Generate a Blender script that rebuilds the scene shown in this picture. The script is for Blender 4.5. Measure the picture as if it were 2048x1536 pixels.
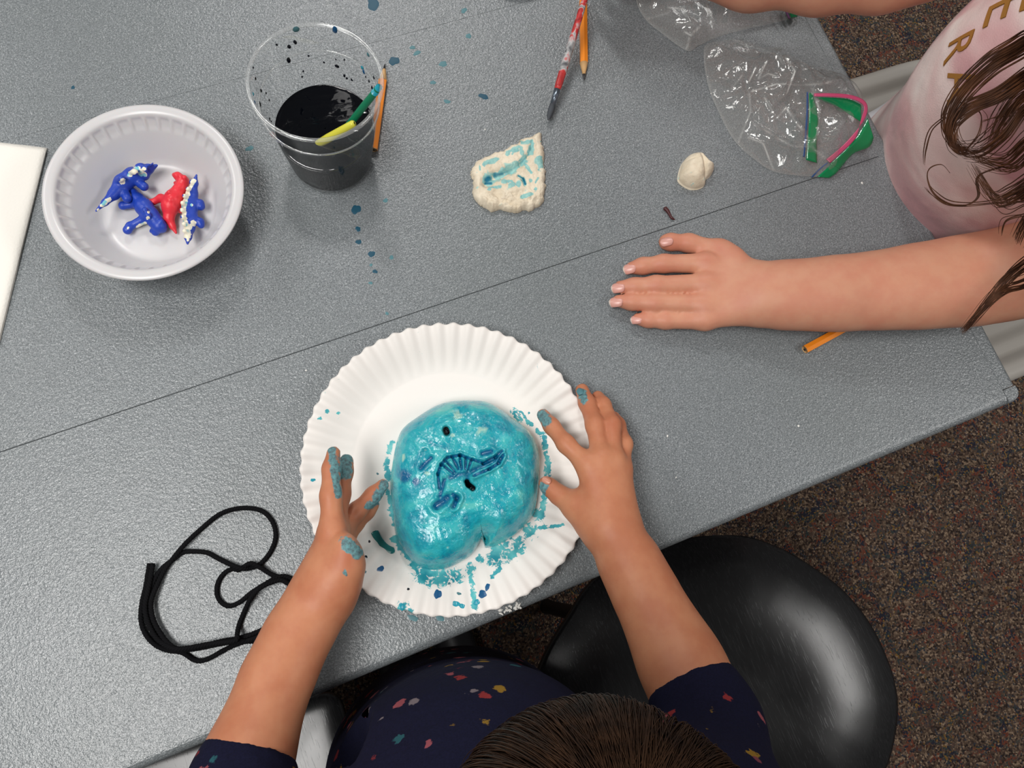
import bpy, math, random
import numpy as np
from mathutils import Matrix, Vector, noise as mnoise
for o in list(bpy.data.objects): bpy.data.objects.remove(o, do_unlink=True)
scene = bpy.context.scene; COL = scene.collection
random.seed(7); rng = np.random.default_rng(7)

# ---------------------------------------------------------------- camera, world, lights, exposure
T = 0.72                                   # height of the table top above the floor
FPX, TH, RO, CH, AZ = 1603.0, 0.269, 0.4224, 0.6483, math.radians(45.21)
def _axes():
    fw = np.array([0, math.sin(TH), -math.cos(TH)]); up = np.array([0, math.cos(TH), math.sin(TH)]); rt = np.array([1., 0, 0])
    r = math.cos(RO)*rt + math.sin(RO)*up; u = -math.sin(RO)*rt + math.cos(RO)*up
    c, s = math.cos(-AZ), math.sin(-AZ); Z = np.array([[c, -s, 0], [s, c, 0], [0, 0, 1]])
    return Z@r, Z@u, Z@fw
CR, CU, CF = _axes(); CO = np.array([0, 0, T+CH])
cd = bpy.data.cameras.new('camera'); cam = bpy.data.objects.new('camera', cd); COL.objects.link(cam)
cd.sensor_width = 36; cd.lens = FPX/2048*36; cd.clip_start = 0.02; cd.clip_end = 50
m = Matrix.Identity(4)
for i in range(3): m[i][0], m[i][1], m[i][2], m[i][3] = CR[i], CU[i], -CF[i], CO[i]
cam.matrix_world = m; scene.camera = cam
w = bpy.data.worlds.new('world'); scene.world = w; w.use_nodes = True
w.node_tree.nodes['Background'].inputs[0].default_value = (1.0, 0.98, 0.96, 1); w.node_tree.nodes['Background'].inputs[1].default_value = 0.09
def area(name, loc, sx, sy, power, col=(1, 0.982, 0.955)):
    l = bpy.data.lights.new(name, 'AREA'); l.shape = 'RECTANGLE'; l.size = sx; l.size_y = sy; l.energy = power; l.color = col
    o = bpy.data.objects.new(name, l); COL.objects.link(o); o.location = loc; return o
area('ceiling_panel_light', (-0.82, -0.08, 2.7), 0.6, 1.2, 46)
area('ceiling_panel_light', (0.56, 2.08, 2.7), 0.3, 0.6, 27)
area('ceiling_panel_light', (2.15, -1.0, 2.7), 0.6, 1.2, 36)
area('ceiling_panel_light', (-1.7, 2.3, 2.7), 0.6, 1.2, 34)
area('ceiling_panel_light', (2.5, 1.7, 2.7), 0.6, 1.2, 18)
vs = scene.view_settings; vs.view_transform = 'Standard'; vs.look = 'None'; vs.gamma = 1; vs.use_curve_mapping = False; vs.exposure = -0.18

# ---------------------------------------------------------------- measuring helpers
def U(x, y, z=0.0):
    """world point seen at photo pixel (x, y) that lies z metres above the table top"""
    d = (x-1024)/FPX*CR - (y-768)/FPX*CU + CF
    return CO + d*((T+z-CO[2])/d[2])
def rad(x, y, z, rpx): return rpx*float((U(x, y, z)-CO)@CF)/FPX
def PX(P):
    d = np.asarray(P, float)-CO; zc = d@CF
    return np.stack([1024+FPX*(d@CR)/zc, 768-FPX*(d@CU)/zc], -1)

# ---------------------------------------------------------------- materials
class NT:
    def __init__(s, name):
        s.m = bpy.data.materials.new(name); s.m.use_nodes = True; s.t = s.m.node_tree; s.b = s.t.nodes['Principled BSDF']
        s.out = s.t.nodes['Material Output']
    def n(s, typ, ins=None, **kw):
        q = s.t.nodes.new(typ)
        for k, v in kw.items(): setattr(q, k, v)
        for k, v in (ins or {}).items():
            if isinstance(v, bpy.types.NodeSocket): s.t.links.new(v, q.inputs[k])
            else: q.inputs[k].default_value = v
        return q
    def set(s, **kw):
        for k, v in kw.items():
            k = k.replace('_', ' ')
            if isinstance(v, bpy.types.NodeSocket): s.t.links.new(v, s.b.inputs[k])
            else: s.b.inputs[k].default_value = v
    def coord(s, scale=(1, 1, 1)):
        tc = s.n('ShaderNodeTexCoord'); mp = s.n('ShaderNodeMapping', {0: tc.outputs['Object'], 3: scale}); return mp.outputs[0]
    def noise(s, scale, detail=2, rough=.5, vec=None, dist=0):
        return s.n('ShaderNodeTexNoise', {'Vector': vec or s.coord(), 'Scale': scale, 'Detail': detail, 'Roughness': rough, 'Distortion': dist})
    def ramp(s, fac, stops, interp='LINEAR'):
        r = s.n('ShaderNodeValToRGB', {0: fac}); e = r.color_ramp; e.interpolation = interp
        while len(e.elements) < len(stops): e.elements.new(.5)
        for q, (p, c) in zip(e.elements, stops): q.position = p; q.color = (*c, 1) if len(c) == 3 else c
        return r.outputs[0]
    def mix(s, f, a, b, blend='MIX'):
        q = s.n('ShaderNodeMix', {0: f}, data_type='RGBA', blend_type=blend)
        for i, v in ((6, a), (7, b)):
            if isinstance(v, bpy.types.NodeSocket): s.t.links.new(v, q.inputs[i])
            else: q.inputs[i].default_value = (*v, 1) if len(v) == 3 else v
        return q.outputs[2]
    def math(s, op, a, b=0.0, c=None, clamp=False):
        q = s.n('ShaderNodeMath', operation=op, use_clamp=clamp)
        for i, v in enumerate([a, b] + ([c] if c is not None else [])):
            if isinstance(v, bpy.types.NodeSocket): s.t.links.new(v, q.inputs[i])
            else: q.inputs[i].default_value = v
        return q.outputs[0]
    def attr(s, name): return s.n('ShaderNodeAttribute', attribute_name=name).outputs['Fac']
    def step(s, x, lo, hi): return s.n('ShaderNodeMapRange', {0: x, 1: lo, 2: hi}, interpolation_type='SMOOTHSTEP').outputs[0]
    def bump(s, h, strength=.3, dist=.001):
        b = s.n('ShaderNodeBump', {'Height': h, 'Strength': strength, 'Distance': dist}); s.t.links.new(b.outputs[0], s.b.inputs['Normal'])
def srgb(r, g, b): return tuple((c/255/12.92 if c/255 <= .04045 else ((c/255+.055)/1.055)**2.4) for c in (r, g, b))
def plain(name, col, rough=.5, **kw):
    q = NT(name); q.set(Base_Color=(*col, 1), Roughness=rough, **kw); return q.m

def mat_table():
    q = NT('grey_laminate'); v = q.coord()
    a = q.noise(760, 2, .7, v).outputs[0]; a2 = q.noise(1300, 1, .5, v).outputs[0]; b = q.noise(470, 2, .6, v).outputs[0]; c = q.noise(6, 3, .5, v).outputs[0]
    col = q.ramp(q.math('ADD', q.math('MULTIPLY', a, .6), q.math('MULTIPLY', a2, .4)), [(.34, srgb(80, 84, 87)), (.47, srgb(114, 119, 122)), (.55, srgb(126, 131, 134)), (.68, srgb(172, 176, 179))])
    col = q.mix(q.step(c, .3, .75), col, q.mix(.35, col, srgb(106, 112, 112)))
    q.set(Base_Color=col, Roughness=.28, Specular_IOR_Level=.62); q.bump(q.math('ADD', b, q.math('MULTIPLY', a, .25)), .55, .0011); return q.m
def mat_carpet():
    q = NT('loop_carpet'); v = q.coord()
    tc = q.n('ShaderNodeMapping', {0: q.coord(), 2: (0, 0, .5), 3: (1, 1, 1)}).outputs[0]
    vo = q.n('ShaderNodeTexVoronoi', {'Vector': v, 'Scale': 330, 'Randomness': .9}); sep = q.n('ShaderNodeSeparateColor', {0: vo.outputs['Color']})
    base = q.ramp(sep.outputs[0], [(0, srgb(54, 44, 40)), (.20, srgb(92, 75, 63)), (.45, srgb(116, 97, 82)), (.65, srgb(76, 62, 56)), (.80, srgb(146, 124, 104)), (.93, srgb(62, 64, 72))], 'CONSTANT')
    st = q.n('ShaderNodeMapping', {0: v, 3: (9, 34, 1)}).outputs[0]; n1 = q.n('ShaderNodeTexNoise', {'Vector': st, 'Scale': 1.6, 'Detail': 2}).outputs[0]
    st2 = q.n('ShaderNodeMapping', {0: v, 1: (5, 3, 0), 3: (40, 8, 1)}).outputs[0]; n2 = q.n('ShaderNodeTexNoise', {'Vector': st2, 'Scale': 1.5, 'Detail': 2}).outputs[0]
    n3 = q.noise(7, 2, .5, v).outputs[0]
    acc = q.ramp(q.math('FRACT', q.math('MULTIPLY', q.math('ADD', n3, q.math('MULTIPLY', sep.outputs[1], .10)), 5.3)), [(0, srgb(116, 66, 52)), (.22, srgb(48, 49, 60)), (.50, srgb(128, 98, 56)), (.58, srgb(60, 68, 68)), (.76, srgb(92, 74, 66))], 'CONSTANT')
    k = q.math('MAXIMUM', q.step(n1, .50, .60), q.step(n2, .53, .62))
    col = q.mix(q.math('MULTIPLY', k, q.step(sep.outputs[2], .22, .3)), base, acc)
    q.set(Base_Color=col, Roughness=.95, Specular_IOR_Level=.1); q.bump(q.math('SUBTRACT', 1.0, vo.outputs['Distance']), .9, .004); return q.m
def mat_black_wood():
    q = NT('black_wood_grain'); v = q.n('ShaderNodeMapping', {0: q.coord(), 2: (0, 0, .25), 3: (1, .05, 1)}).outputs[0]
    a = q.noise(800, 3, .6, v, .3).outputs[0]; s = q.noise(5, 3, .6).outputs[0]
    q.set(Base_Color=q.ramp(a, [(.35, (.006, .006, .0065)), (.6, (.011, .011, .012)), (.7, (.018, .018, .019))]), Roughness=q.n('ShaderNodeMapRange', {0: s, 1: .35, 2: .75, 3: .20, 4: .29}).outputs[0], Specular_IOR_Level=.45)
    q.bump(q.step(a, .58, .68), .07, -.0003); return q.m
def mat_skin(name, base, deep, paint=True):
    q = NT(name); n = q.noise(45, 3, .6).outputs[0]; n2 = q.noise(420, 2, .6).outputs[0]; n3 = q.noise(260, 2, .5).outputs[0]
    col = q.mix(q.step(n, .3, .7), base, q.mix(.45, base, deep)); col = q.mix(q.math('MULTIPLY', q.attr('flush'), .75), col, deep)
    rough = .5
    if paint:
        p = q.step(q.math('ADD', q.attr('paint'), q.math('MULTIPLY', q.math('SUBTRACT', n3, .5), 1.4)), .40, .75)
        col = q.mix(q.math('MULTIPLY', p, .85), col, q.ramp(n2, [(.3, srgb(20, 92, 104)), (.65, srgb(80, 160, 168))]))
    q.set(Base_Color=col, Roughness=rough, Subsurface_Weight=.18, Subsurface_Radius=(.008, .003, .0015), Subsurface_Scale=.6, Specular_IOR_Level=.35)
    q.bump(n2, .12, .0006); return q.m
def mat_clay_paint():
    q = NT('turquoise_painted_clay'); n = q.noise(55, 4, .6, None, .6).outputs[0]; n2 = q.noise(190, 3, .6).outputs[0]; n3 = q.noise(90, 2, .6, None, 1.2).outputs[0]
    col = q.ramp(n, [(.28, srgb(10, 122, 150)), (.45, srgb(28, 156, 172)), (.60, srgb(58, 176, 182)), (.76, srgb(110, 196, 186))])
    cr = q.step(q.math('ADD', q.attr('cream'), q.math('MULTIPLY', q.math('SUBTRACT', n3, .5), 1.6)), .55, 1.0)
    col = q.mix(q.math('MULTIPLY', cr, .75), col, srgb(176, 208, 186))
    col = q.mix(q.step(q.attr('bare'), .3, .8), col, srgb(150, 168, 140))
    col = q.mix(q.step(q.math('ADD', q.attr('pool'), q.math('MULTIPLY', q.math('SUBTRACT', n2, .5), .7)), .25, .85), col, srgb(0, 92, 136))
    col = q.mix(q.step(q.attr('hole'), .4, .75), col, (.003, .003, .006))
    q.set(Base_Color=col, Roughness=q.n('ShaderNodeMapRange', {0: n3, 1: .35, 2: .7, 3: .12, 4: .34}).outputs[0], Specular_IOR_Level=.6, Coat_Weight=.35, Coat_Roughness=.08)
    n5 = q.noise(420, 3, .6, None, .5).outputs[0]
    q.bump(q.math('ADD', q.math('ADD', n, q.math('MULTIPLY', n2, .5)), q.math('MULTIPLY', n5, .22)), .75, .0024); return q.m
def mat_clay(name='raw_cream_clay'):
    q = NT(name); n = q.noise(160, 4, .65).outputs[0]; n3 = q.noise(150, 2, .6).outputs[0]; n4 = q.noise(60, 3, .6).outputs[0]
    col = q.ramp(n4, [(.3, srgb(214, 198, 172)), (.7, srgb(236, 224, 202))])
    p = q.step(q.math('ADD', q.attr('paint'), q.math('MULTIPLY', q.math('SUBTRACT', n3, .5), 2.6)), .34, .66)
    col = q.mix(q.math('MULTIPLY', p, .85), col, q.ramp(n3, [(.3, srgb(44, 166, 176)), (.7, srgb(150, 206, 200))]))
    col = q.mix(q.step(q.attr('pool'), .35, .9), col, srgb(6, 110, 138))
    q.set(Base_Color=col, Roughness=.62); q.bump(n, .6, .0016); return q.m
def mat_paper(name, col, stain=False, bump=.08, rough=.6):
    q = NT(name); n = q.noise(500, 2, .5).outputs[0]; c = (*col, 1)
    if stain:
        n2 = q.noise(150, 4, .68, None, 1.4).outputs[0]; n4 = q.noise(60, 3, .6).outputs[0]
        f = q.step(q.math('ADD', q.attr('stain'), q.math('MULTIPLY', q.math('SUBTRACT', n2, .5), 2.4)), .50, .66)
        c = q.mix(f, (*col, 1), q.ramp(n4, [(.35, srgb(30, 140, 156)), (.6, srgb(90, 184, 188)), (.75, srgb(150, 208, 204))]))
    q.set(Base_Color=c, Roughness=rough, Specular_IOR_Level=.4); q.bump(n, bump, .0006); return q.m
def mat_film(name, tint=(1, 1, 1), body=.075, rough=.05):
    q = NT(name); tr = q.n('ShaderNodeBsdfTransparent', {0: (.985*tint[0], .985*tint[1], .985*tint[2], 1)}); gl = q.n('ShaderNodeBsdfGlossy', {'Color': (1, 1, 1, 1), 'Roughness': rough})
    di = q.n('ShaderNodeBsdfDiffuse', {0: (.85*tint[0], .85*tint[1], .82*tint[2], 1)})
    nb = q.n('ShaderNodeBump', {'Height': q.noise(120, 3, .55, None, 1.2).outputs[0], 'Strength': .22, 'Distance': .002})
    fr = q.n('ShaderNodeLayerWeight', {'Blend': .5, 'Normal': nb.outputs[0]}); q.t.links.new(nb.outputs[0], gl.inputs['Normal'])
    a = q.n('ShaderNodeMixShader', {0: q.math('MULTIPLY_ADD', q.attr('crease'), .5, body, clamp=True), 1: tr.outputs[0], 2: di.outputs[0]})
    f = q.math('MULTIPLY_ADD', q.math('POWER', fr.outputs['Facing'], 3.5), .75, .06, clamp=True)
    b = q.n('ShaderNodeMixShader', {0: f, 1: a.outputs[0], 2: gl.outputs[0]}); q.t.links.new(b.outputs[0], q.out.inputs[0]); return q.m
def mat_clear_cup(name='clear_cup_plastic', body=.018, f0=.03, edge=.42):
    q = NT(name); tr = q.n('ShaderNodeBsdfTransparent', {0: (.975, .98, .98, 1)}); gl = q.n('ShaderNodeBsdfGlossy', {'Color': (1, 1, 1, 1), 'Roughness': .06}); di = q.n('ShaderNodeBsdfDiffuse', {0: (.8, .82, .82, 1)})
    a = q.n('ShaderNodeMixShader', {0: body, 1: tr.outputs[0], 2: di.outputs[0]}); fr = q.n('ShaderNodeLayerWeight', {'Blend': .5})
    b = q.n('ShaderNodeMixShader', {0: q.math('MULTIPLY_ADD', q.math('POWER', fr.outputs['Facing'], 3.5), edge, f0, clamp=True), 1: a.outputs[0], 2: gl.outputs[0]}); q.t.links.new(b.outputs[0], q.out.inputs[0]); return q.m
def mat_navy_floral():
    q = NT('navy_floral_cotton'); v = q.coord(); nz = q.noise(130, 3, .6, v).outputs['Color']
    vv = q.n('ShaderNodeVectorMath', {0: v, 1: q.n('ShaderNodeVectorMath', {0: nz, 3: .012}, operation='SCALE').outputs[0]}, operation='ADD').outputs[0]
    vo = q.n('ShaderNodeTexVoronoi', {'Vector': vv, 'Scale': 84}); sep = q.n('ShaderNodeSeparateColor', {0: vo.outputs['Color']})
    fl = q.ramp(sep.outputs[0], [(0, srgb(140, 108, 40)), (.3, srgb(138, 48, 50)), (.5, srgb(40, 84, 92)), (.68, srgb(118, 108, 112)), (.8, srgb(146, 76, 84))], 'CONSTANT')
    k = q.math('MULTIPLY', q.step(vo.outputs['Distance'], .40, .30), q.step(sep.outputs[1], .74, .77))
    w = q.noise(900, 1, .5, v).outputs[0]
    q.set(Base_Color=q.mix(k, q.mix(w, srgb(13, 14, 30), srgb(24, 25, 52)), fl), Roughness=.9, Specular_IOR_Level=.15); q.bump(q.noise(40, 3, .5, v).outputs[0], .4, .006); return q.m
def mat_pink_tiedye():
    q = NT('pink_tie_dye_cotton'); v = q.n('ShaderNodeMapping', {0: q.coord(), 3: (1, .55, 1)}).outputs[0]; n = q.noise(13, 2, .5, v, .9).outputs[0]; w = q.noise(900, 1, .5).outputs[0]
    col = q.ramp(n, [(.32, srgb(236, 226, 220)), (.45, srgb(226, 200, 196)), (.55, srgb(212, 168, 168)), (.66, srgb(198, 146, 150))])
    q.set(Base_Color=col, Roughness=.9, Specular_IOR_Level=.15, Sheen_Weight=.2); q.bump(q.math('ADD', q.noise(16, 3, .5).outputs[0], q.math('MULTIPLY', w, .05)), .5, .012); return q.m
def mat_hair(name, a, b):
    q = NT(name); n = q.noise(90, 3, .6).outputs[0]; q.set(Base_Color=q.ramp(n, [(.3, a), (.7, b)]), Roughness=.55, Specular_IOR_Level=.22); return q.m
def mat_pencil():
    q = NT('orange_pencil_paint'); q.set(Base_Color=(*srgb(242, 140, 34), 1), Roughness=.35, Coat_Weight=.3); return q.m
def mat_dino(name, base, light):
    q = NT(name); n = q.noise(240, 3, .6).outputs[0]
    p = q.step(q.math('ADD', q.attr('paint'), q.math('MULTIPLY', q.math('SUBTRACT', n, .5), 1.8)), .5, .62)
    q.set(Base_Color=q.mix(p, base, q.ramp(q.noise(120, 2).outputs[0], [(.38, srgb(120, 190, 200)), (.46, light), (.7, srgb(236, 230, 205))])), Roughness=.42); q.bump(n, .3, .0012); return q.m
def mat_liquid():
    q = NT('dark_paint_water'); q.set(Base_Color=(.0012, .0016, .003, 1), Roughness=.04); q.bump(q.noise(55, 1, .5, q.coord((1, 2.2, 1)), .5).outputs[0], .30, .0016); return q.m
def mat_brush_handle():
    q = NT('red_streaked_handle'); n = q.n('ShaderNodeTexNoise', {'Vector': q.coord(), 'Scale': 75, 'Detail': 3, 'Distortion': 1.0}).outputs[0]
    q.set(Base_Color=q.ramp(n, [(.36, srgb(150, 40, 44)), (.5, srgb(200, 60, 58)), (.58, srgb(190, 190, 190)), (.68, srgb(90, 90, 94))]), Roughness=.35); return q.m

M = dict(table=mat_table(), carpet=mat_carpet(), blackwood=mat_black_wood(),
    skin_pink=mat_skin('fair_skin', srgb(208, 150, 122), srgb(196, 120, 98), False), skin_tan=mat_skin('warm_skin', srgb(194, 131, 97), srgb(168, 92, 64)),
    mound=mat_clay_paint(), clay=mat_clay(), plate=mat_paper('coated_paper', srgb(232, 227, 222), True), foam=plain('white_foam', srgb(206, 204, 205), .3, Subsurface_Weight=.1, Subsurface_Scale=.003),
    towel=mat_paper('paper_towel', srgb(236, 232, 224), False, .5, .9), film=mat_film('clear_bag_film'), cup=mat_clear_cup(), cup_rim=mat_clear_cup('thick_cup_rim', .14, .07, .75),
    navy=mat_navy_floral(), pinkshirt=mat_pink_tiedye(), hair_dark=mat_hair('dark_brown_hair', srgb(34, 21, 13), srgb(66, 44, 28)), hair_brown=mat_hair('brown_hair', srgb(52, 30, 20), srgb(96, 60, 38)),
    pencil=mat_pencil(), wood=plain('cut_pencil_wood', srgb(206, 164, 112), .7), lead=plain('graphite', srgb(48, 46, 48), .4),
    dino_blue=mat_dino('blue_rubber', srgb(26, 62, 168), srgb(232, 226, 206)), dino_red=mat_dino('red_rubber', srgb(222, 44, 58), srgb(232, 120, 110)),
    brush=mat_brush_handle(), ferrule=plain('grey_ferrule', srgb(120, 130, 142), .3, Metallic=.8), bristle=plain('dark_bristle', srgb(70, 74, 80), .8),
    yarn=plain('black_yarn', (.006, .006, .007), .95, Specular_IOR_Level=.1), liquid=mat_liquid(), liquid_body=plain('dark_paint_water_body', (.004, .0045, .006), .9, Specular_IOR_Level=.05),
    teal_dark=plain('dark_teal_paint', srgb(6, 70, 92), .5), teal=plain('thin_teal_paint', srgb(76, 122, 130), .5), ink=plain('near_black_paint', srgb(8, 12, 26), .2), aqua=plain('aqua_paint', srgb(40, 150, 170), .25), blue_paint=plain('deep_blue_paint', srgb(6, 82, 130), .35),
    white_paint=plain('white_paint_flake', srgb(232, 230, 224), .6), green=plain('green_plastic', srgb(6, 122, 84), .35), yellow=plain('yellow_plastic', srgb(214, 208, 70), .35),
    bag_green=mat_film('green_bag_band', (.008, .36, .13), .72, .12), bag_pink=plain('pink_zip_track', srgb(186, 70, 108), .35), bag_blue=plain('blue_zip_track', srgb(46, 78, 128), .3),
    gold=plain('gold_print', srgb(176, 124, 58), .45, Metallic=.3), nail=plain('fingernail', srgb(214, 158, 146), .3), nail_tip=plain('nail_tip', srgb(214, 198, 186), .4), nail_tan=plain('tan_fingernail', srgb(196, 134, 112), .35), scrap=plain('dark_red_crayon', srgb(70, 26, 28), .5),
    pale_plastic=plain('pale_grey_plastic', srgb(168, 163, 156), .5), grey_metal=plain('grey_metal', srgb(120, 120, 124), .35, Metallic=.8), black_metal=plain('black_metal', (.012, .012, .013), .4),
    trousers_dark=plain('dark_trousers', srgb(18, 18, 30), .9), trousers_white=plain('pale_trousers', srgb(206, 204, 208), .9), palette=plain('dark_grey_plastic', srgb(44, 44, 48), .45))

# ---------------------------------------------------------------- object helpers
def tag(o, label, cat, group=None, kind=None):
    if label: o['label'] = label
    if cat: o['category'] = cat
    if group: o['group'] = group
    if kind: o['kind'] = kind
    return o
def empty(name, loc, label=None, cat=None, group=None):
    o = bpy.data.objects.new(name, None); o.empty_display_size = .02; COL.objects.link(o); o.location = [float(v) for v in loc]
    return tag(o, label, cat, group)
def mesh(name, V, Fs, mat, parent=None, smooth=True, attrs=None, mats=None, fmat=None):
    """V in world space; placed relative to the parent, which sits unrotated at its location"""
    V = np.asarray(V, float).reshape(-1, 3); me = bpy.data.meshes.new(name)
    org = np.array(parent_loc(parent)) if parent else V.mean(0)*np.array([1, 1, 0])+np.array([0, 0, V[:, 2].min()])
    me.from_pydata((V-org).tolist(), [], [tuple(int(i) for i in f) for f in Fs] if not isinstance(Fs, np.ndarray) else Fs.tolist())
    for mm in (mats or [mat]): me.materials.append(mm)
    if smooth: me.shade_smooth()
    if fmat is not None: me.polygons.foreach_set('material_index', np.asarray(fmat, np.int32))
    for k, v in (attrs or {}).items():
        a = me.attributes.new(k, 'FLOAT', 'POINT'); a.data.foreach_set('value', np.asarray(v, np.float32))
    me.validate(); o = bpy.data.objects.new(name, me); COL.objects.link(o)
    if parent: o.parent = parent
    else: o.location = org.tolist()
    return o
def parent_loc(p):
    l = np.array(p.location)
    while p.parent: p = p.parent; l = l+np.array(p.location)
    return l
def grid_faces(nu, nv, wu=False, wv=False, off=0):
    i = np.arange(nu if wu else nu-1)[:, None]; j = np.arange(nv if wv else nv-1)[None, :]
    i2 = (i+1) % nu; j2 = (j+1) % nv
    return np.stack(np.broadcast_arrays(i*nv+j, i2*nv+j, i2*nv+j2, i*nv+j2), -1).reshape(-1, 4)+off
def join(parts):
    Vs, Fs, n = [], [], 0
    for V, F in parts:
        V = np.asarray(V, float).reshape(-1, 3); Vs.append(V); Fs += [tuple(int(i)+n for i in f) for f in F]; n += len(V)
    return np.concatenate(Vs), Fs
def box(lo, hi, bev=0.0):
    x0, y0, z0 = lo; x1, y1, z1 = hi; b = bev
    if b <= 0:
        V = [(x, y, z) for z in (z0, z1) for y in (y0, y1) for x in (x0, x1)]
        return V, [(0, 2, 3, 1), (4, 5, 7, 6), (0, 1, 5, 4), (2, 6, 7, 3), (0, 4, 6, 2), (1, 3, 7, 5)]
    rings = []
    for z, k in ((z0, b), (z0+b, 0), (z1-b, 0), (z1, b)):
        rings.append([(x0+k, y0+k, z), (x1-k, y0+k, z), (x1-k, y1-k, z), (x0+k, y1-k, z)])
    V = [p for r in rings for p in r]; Fs = [(3, 2, 1, 0), (12, 13, 14, 15)]
    for a in range(3):
        for i in range(4): Fs.append((a*4+i, a*4+(i+1) % 4, a*4+4+(i+1) % 4, a*4+4+i))
    return V, Fs
def frame_of(t):
    t = t/np.linalg.norm(t); a = np.array([0, 0, 1.]) if abs(t[2]) < .9 else np.array([1., 0, 0]); n = np.cross(t, a); n /= np.linalg.norm(n); return t, n, np.cross(t, n)
def tube(pts, r, sides=8, cap=True, phase=0):
    pts = np.asarray(pts, float); n = len(pts); r = np.broadcast_to(np.asarray(r, float), (n,)); tan = np.gradient(pts, axis=0)
    _, nn, _ = frame_of(tan[0]); V = []
    for i in range(n):
        t = tan[i]/(np.linalg.norm(tan[i])+1e-12); nn = nn-t*(nn@t); nn /= np.linalg.norm(nn)+1e-12; b = np.cross(t, nn)
        a = np.arange(sides)*2*math.pi/sides+phase; V.append(pts[i]+r[i]*(np.cos(a)[:, None]*nn+np.sin(a)[:, None]*b))
    F = grid_faces(n, sides, False, True).tolist()
    if cap: F += [tuple(range(sides))[::-1], tuple(range((n-1)*sides, n*sides))]
    return np.concatenate(V), F
def lathe(prof, nt, c, rfun=None):
    """prof [(r,z)], axis through c (world); rfun(i, theta, r, z)->(r,z)"""
    th = np.arange(nt)*2*math.pi/nt; V = []
    for i, (r, z) in enumerate(prof):
        R = np.full(nt, r); Zz = np.full(nt, z)
        if rfun: R, Zz = rfun(i, th, R, Zz)
        V.append(np.stack([c[0]+R*np.cos(th), c[1]+R*np.sin(th), c[2]+Zz], -1))
    return np.concatenate(V), grid_faces(len(prof), nt, False, True)
def catmull(P, n=12, closed=False):
    P = np.asarray(P, float); out = []; m_ = len(P); rng_ = range(m_ if closed else m_-1)
    for i in rng_:
        g = (lambda k: P[k % m_]) if closed else (lambda k: P[min(max(k, 0), m_-1)])
        p0, p1, p2, p3 = g(i-1), g(i), g(i+1), g(i+2); t = np.linspace(0, 1, n, endpoint=False)[:, None]
        out.append(.5*((2*p1)+(-p0+p2)*t+(2*p0-5*p1+4*p2-p3)*t**2+(-p0+3*p1-3*p2+p3)*t**3))
    out = np.concatenate(out); return out if closed else np.vstack([out, P[-1]])
def fbm(P, scale, octv=3, seed=0.0):
    return np.array([sum(mnoise.noise(Vector((p[0]*scale*2**k+seed, p[1]*scale*2**k, p[2]*scale*2**k+seed)))*.5**k for k in range(octv)) for p in np.asarray(P)])
def seg_dist(P, a, b):
    a = np.asarray(a, float); b = np.asarray(b, float); d = b-a; h = np.clip(((P-a)@d)/(d@d+1e-12), 0, 1); return np.linalg.norm(P-a-h[:, None]*d, axis=1)
def poly_dist(P, poly, closed=True):
    n = len(poly); d = np.full(len(P), 1e9)
    for i in range(n if closed else n-1): d = np.minimum(d, seg_dist(P, poly[i], poly[(i+1) % n]))
    return d
def ray_outline(c, poly, th):
    poly = np.asarray(poly)[:, :2]; R = np.zeros(len(th)); dx, dy = np.cos(th), np.sin(th)
    for i in range(len(poly)):
        a = poly[i]-c; b = poly[(i+1) % len(poly)]-c; e = b-a
        den = dx*e[1]-dy*e[0]; den = np.where(abs(den) < 1e-12, 1e-12, den)
        t = (a[0]*e[1]-a[1]*e[0])/den; s = (a[0]*dy-a[1]*dx)/den
        ok = (s >= -1e-6) & (s <= 1+1e-6) & (t > 0); R = np.where(ok & (t > R), t, R)
    return R
def star_slab(outline, c, nr, nt, hfun, zbase):
    """heightfield over a star-shaped outline: top by hfun(XY, dist_to_edge), closed underneath at zbase"""
    c = np.asarray(c, float)[:2]; th = np.arange(nt)*2*math.pi/nt; R = ray_outline(c, outline, th)
    s = np.linspace(0, 1, nr)**.85; XY = c+(s[:, None, None]*R[None, :, None])*np.stack([np.cos(th), np.sin(th)], -1)[None]
    flat = XY.reshape(-1, 2); D = poly_dist(flat, np.asarray(outline)[:, :2]); D[-nt:] = 0; Zv = hfun(flat, D); V = np.column_stack([flat, Zv])
    F = grid_faces(nr, nt, False, True); Vb = np.column_stack([XY[-1], np.full(nt, zbase)]); V = np.vstack([V, Vb])
    n0 = (nr-1)*nt; n1 = nr*nt; i = np.arange(nt); j = (i+1) % nt
    F = np.vstack([F, np.stack([n0+i, n1+i, n1+j, n0+j], -1)]); Fl = F.tolist(); Fl.append(tuple((n1+i)[::-1]))
    return V, Fl, D

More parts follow.
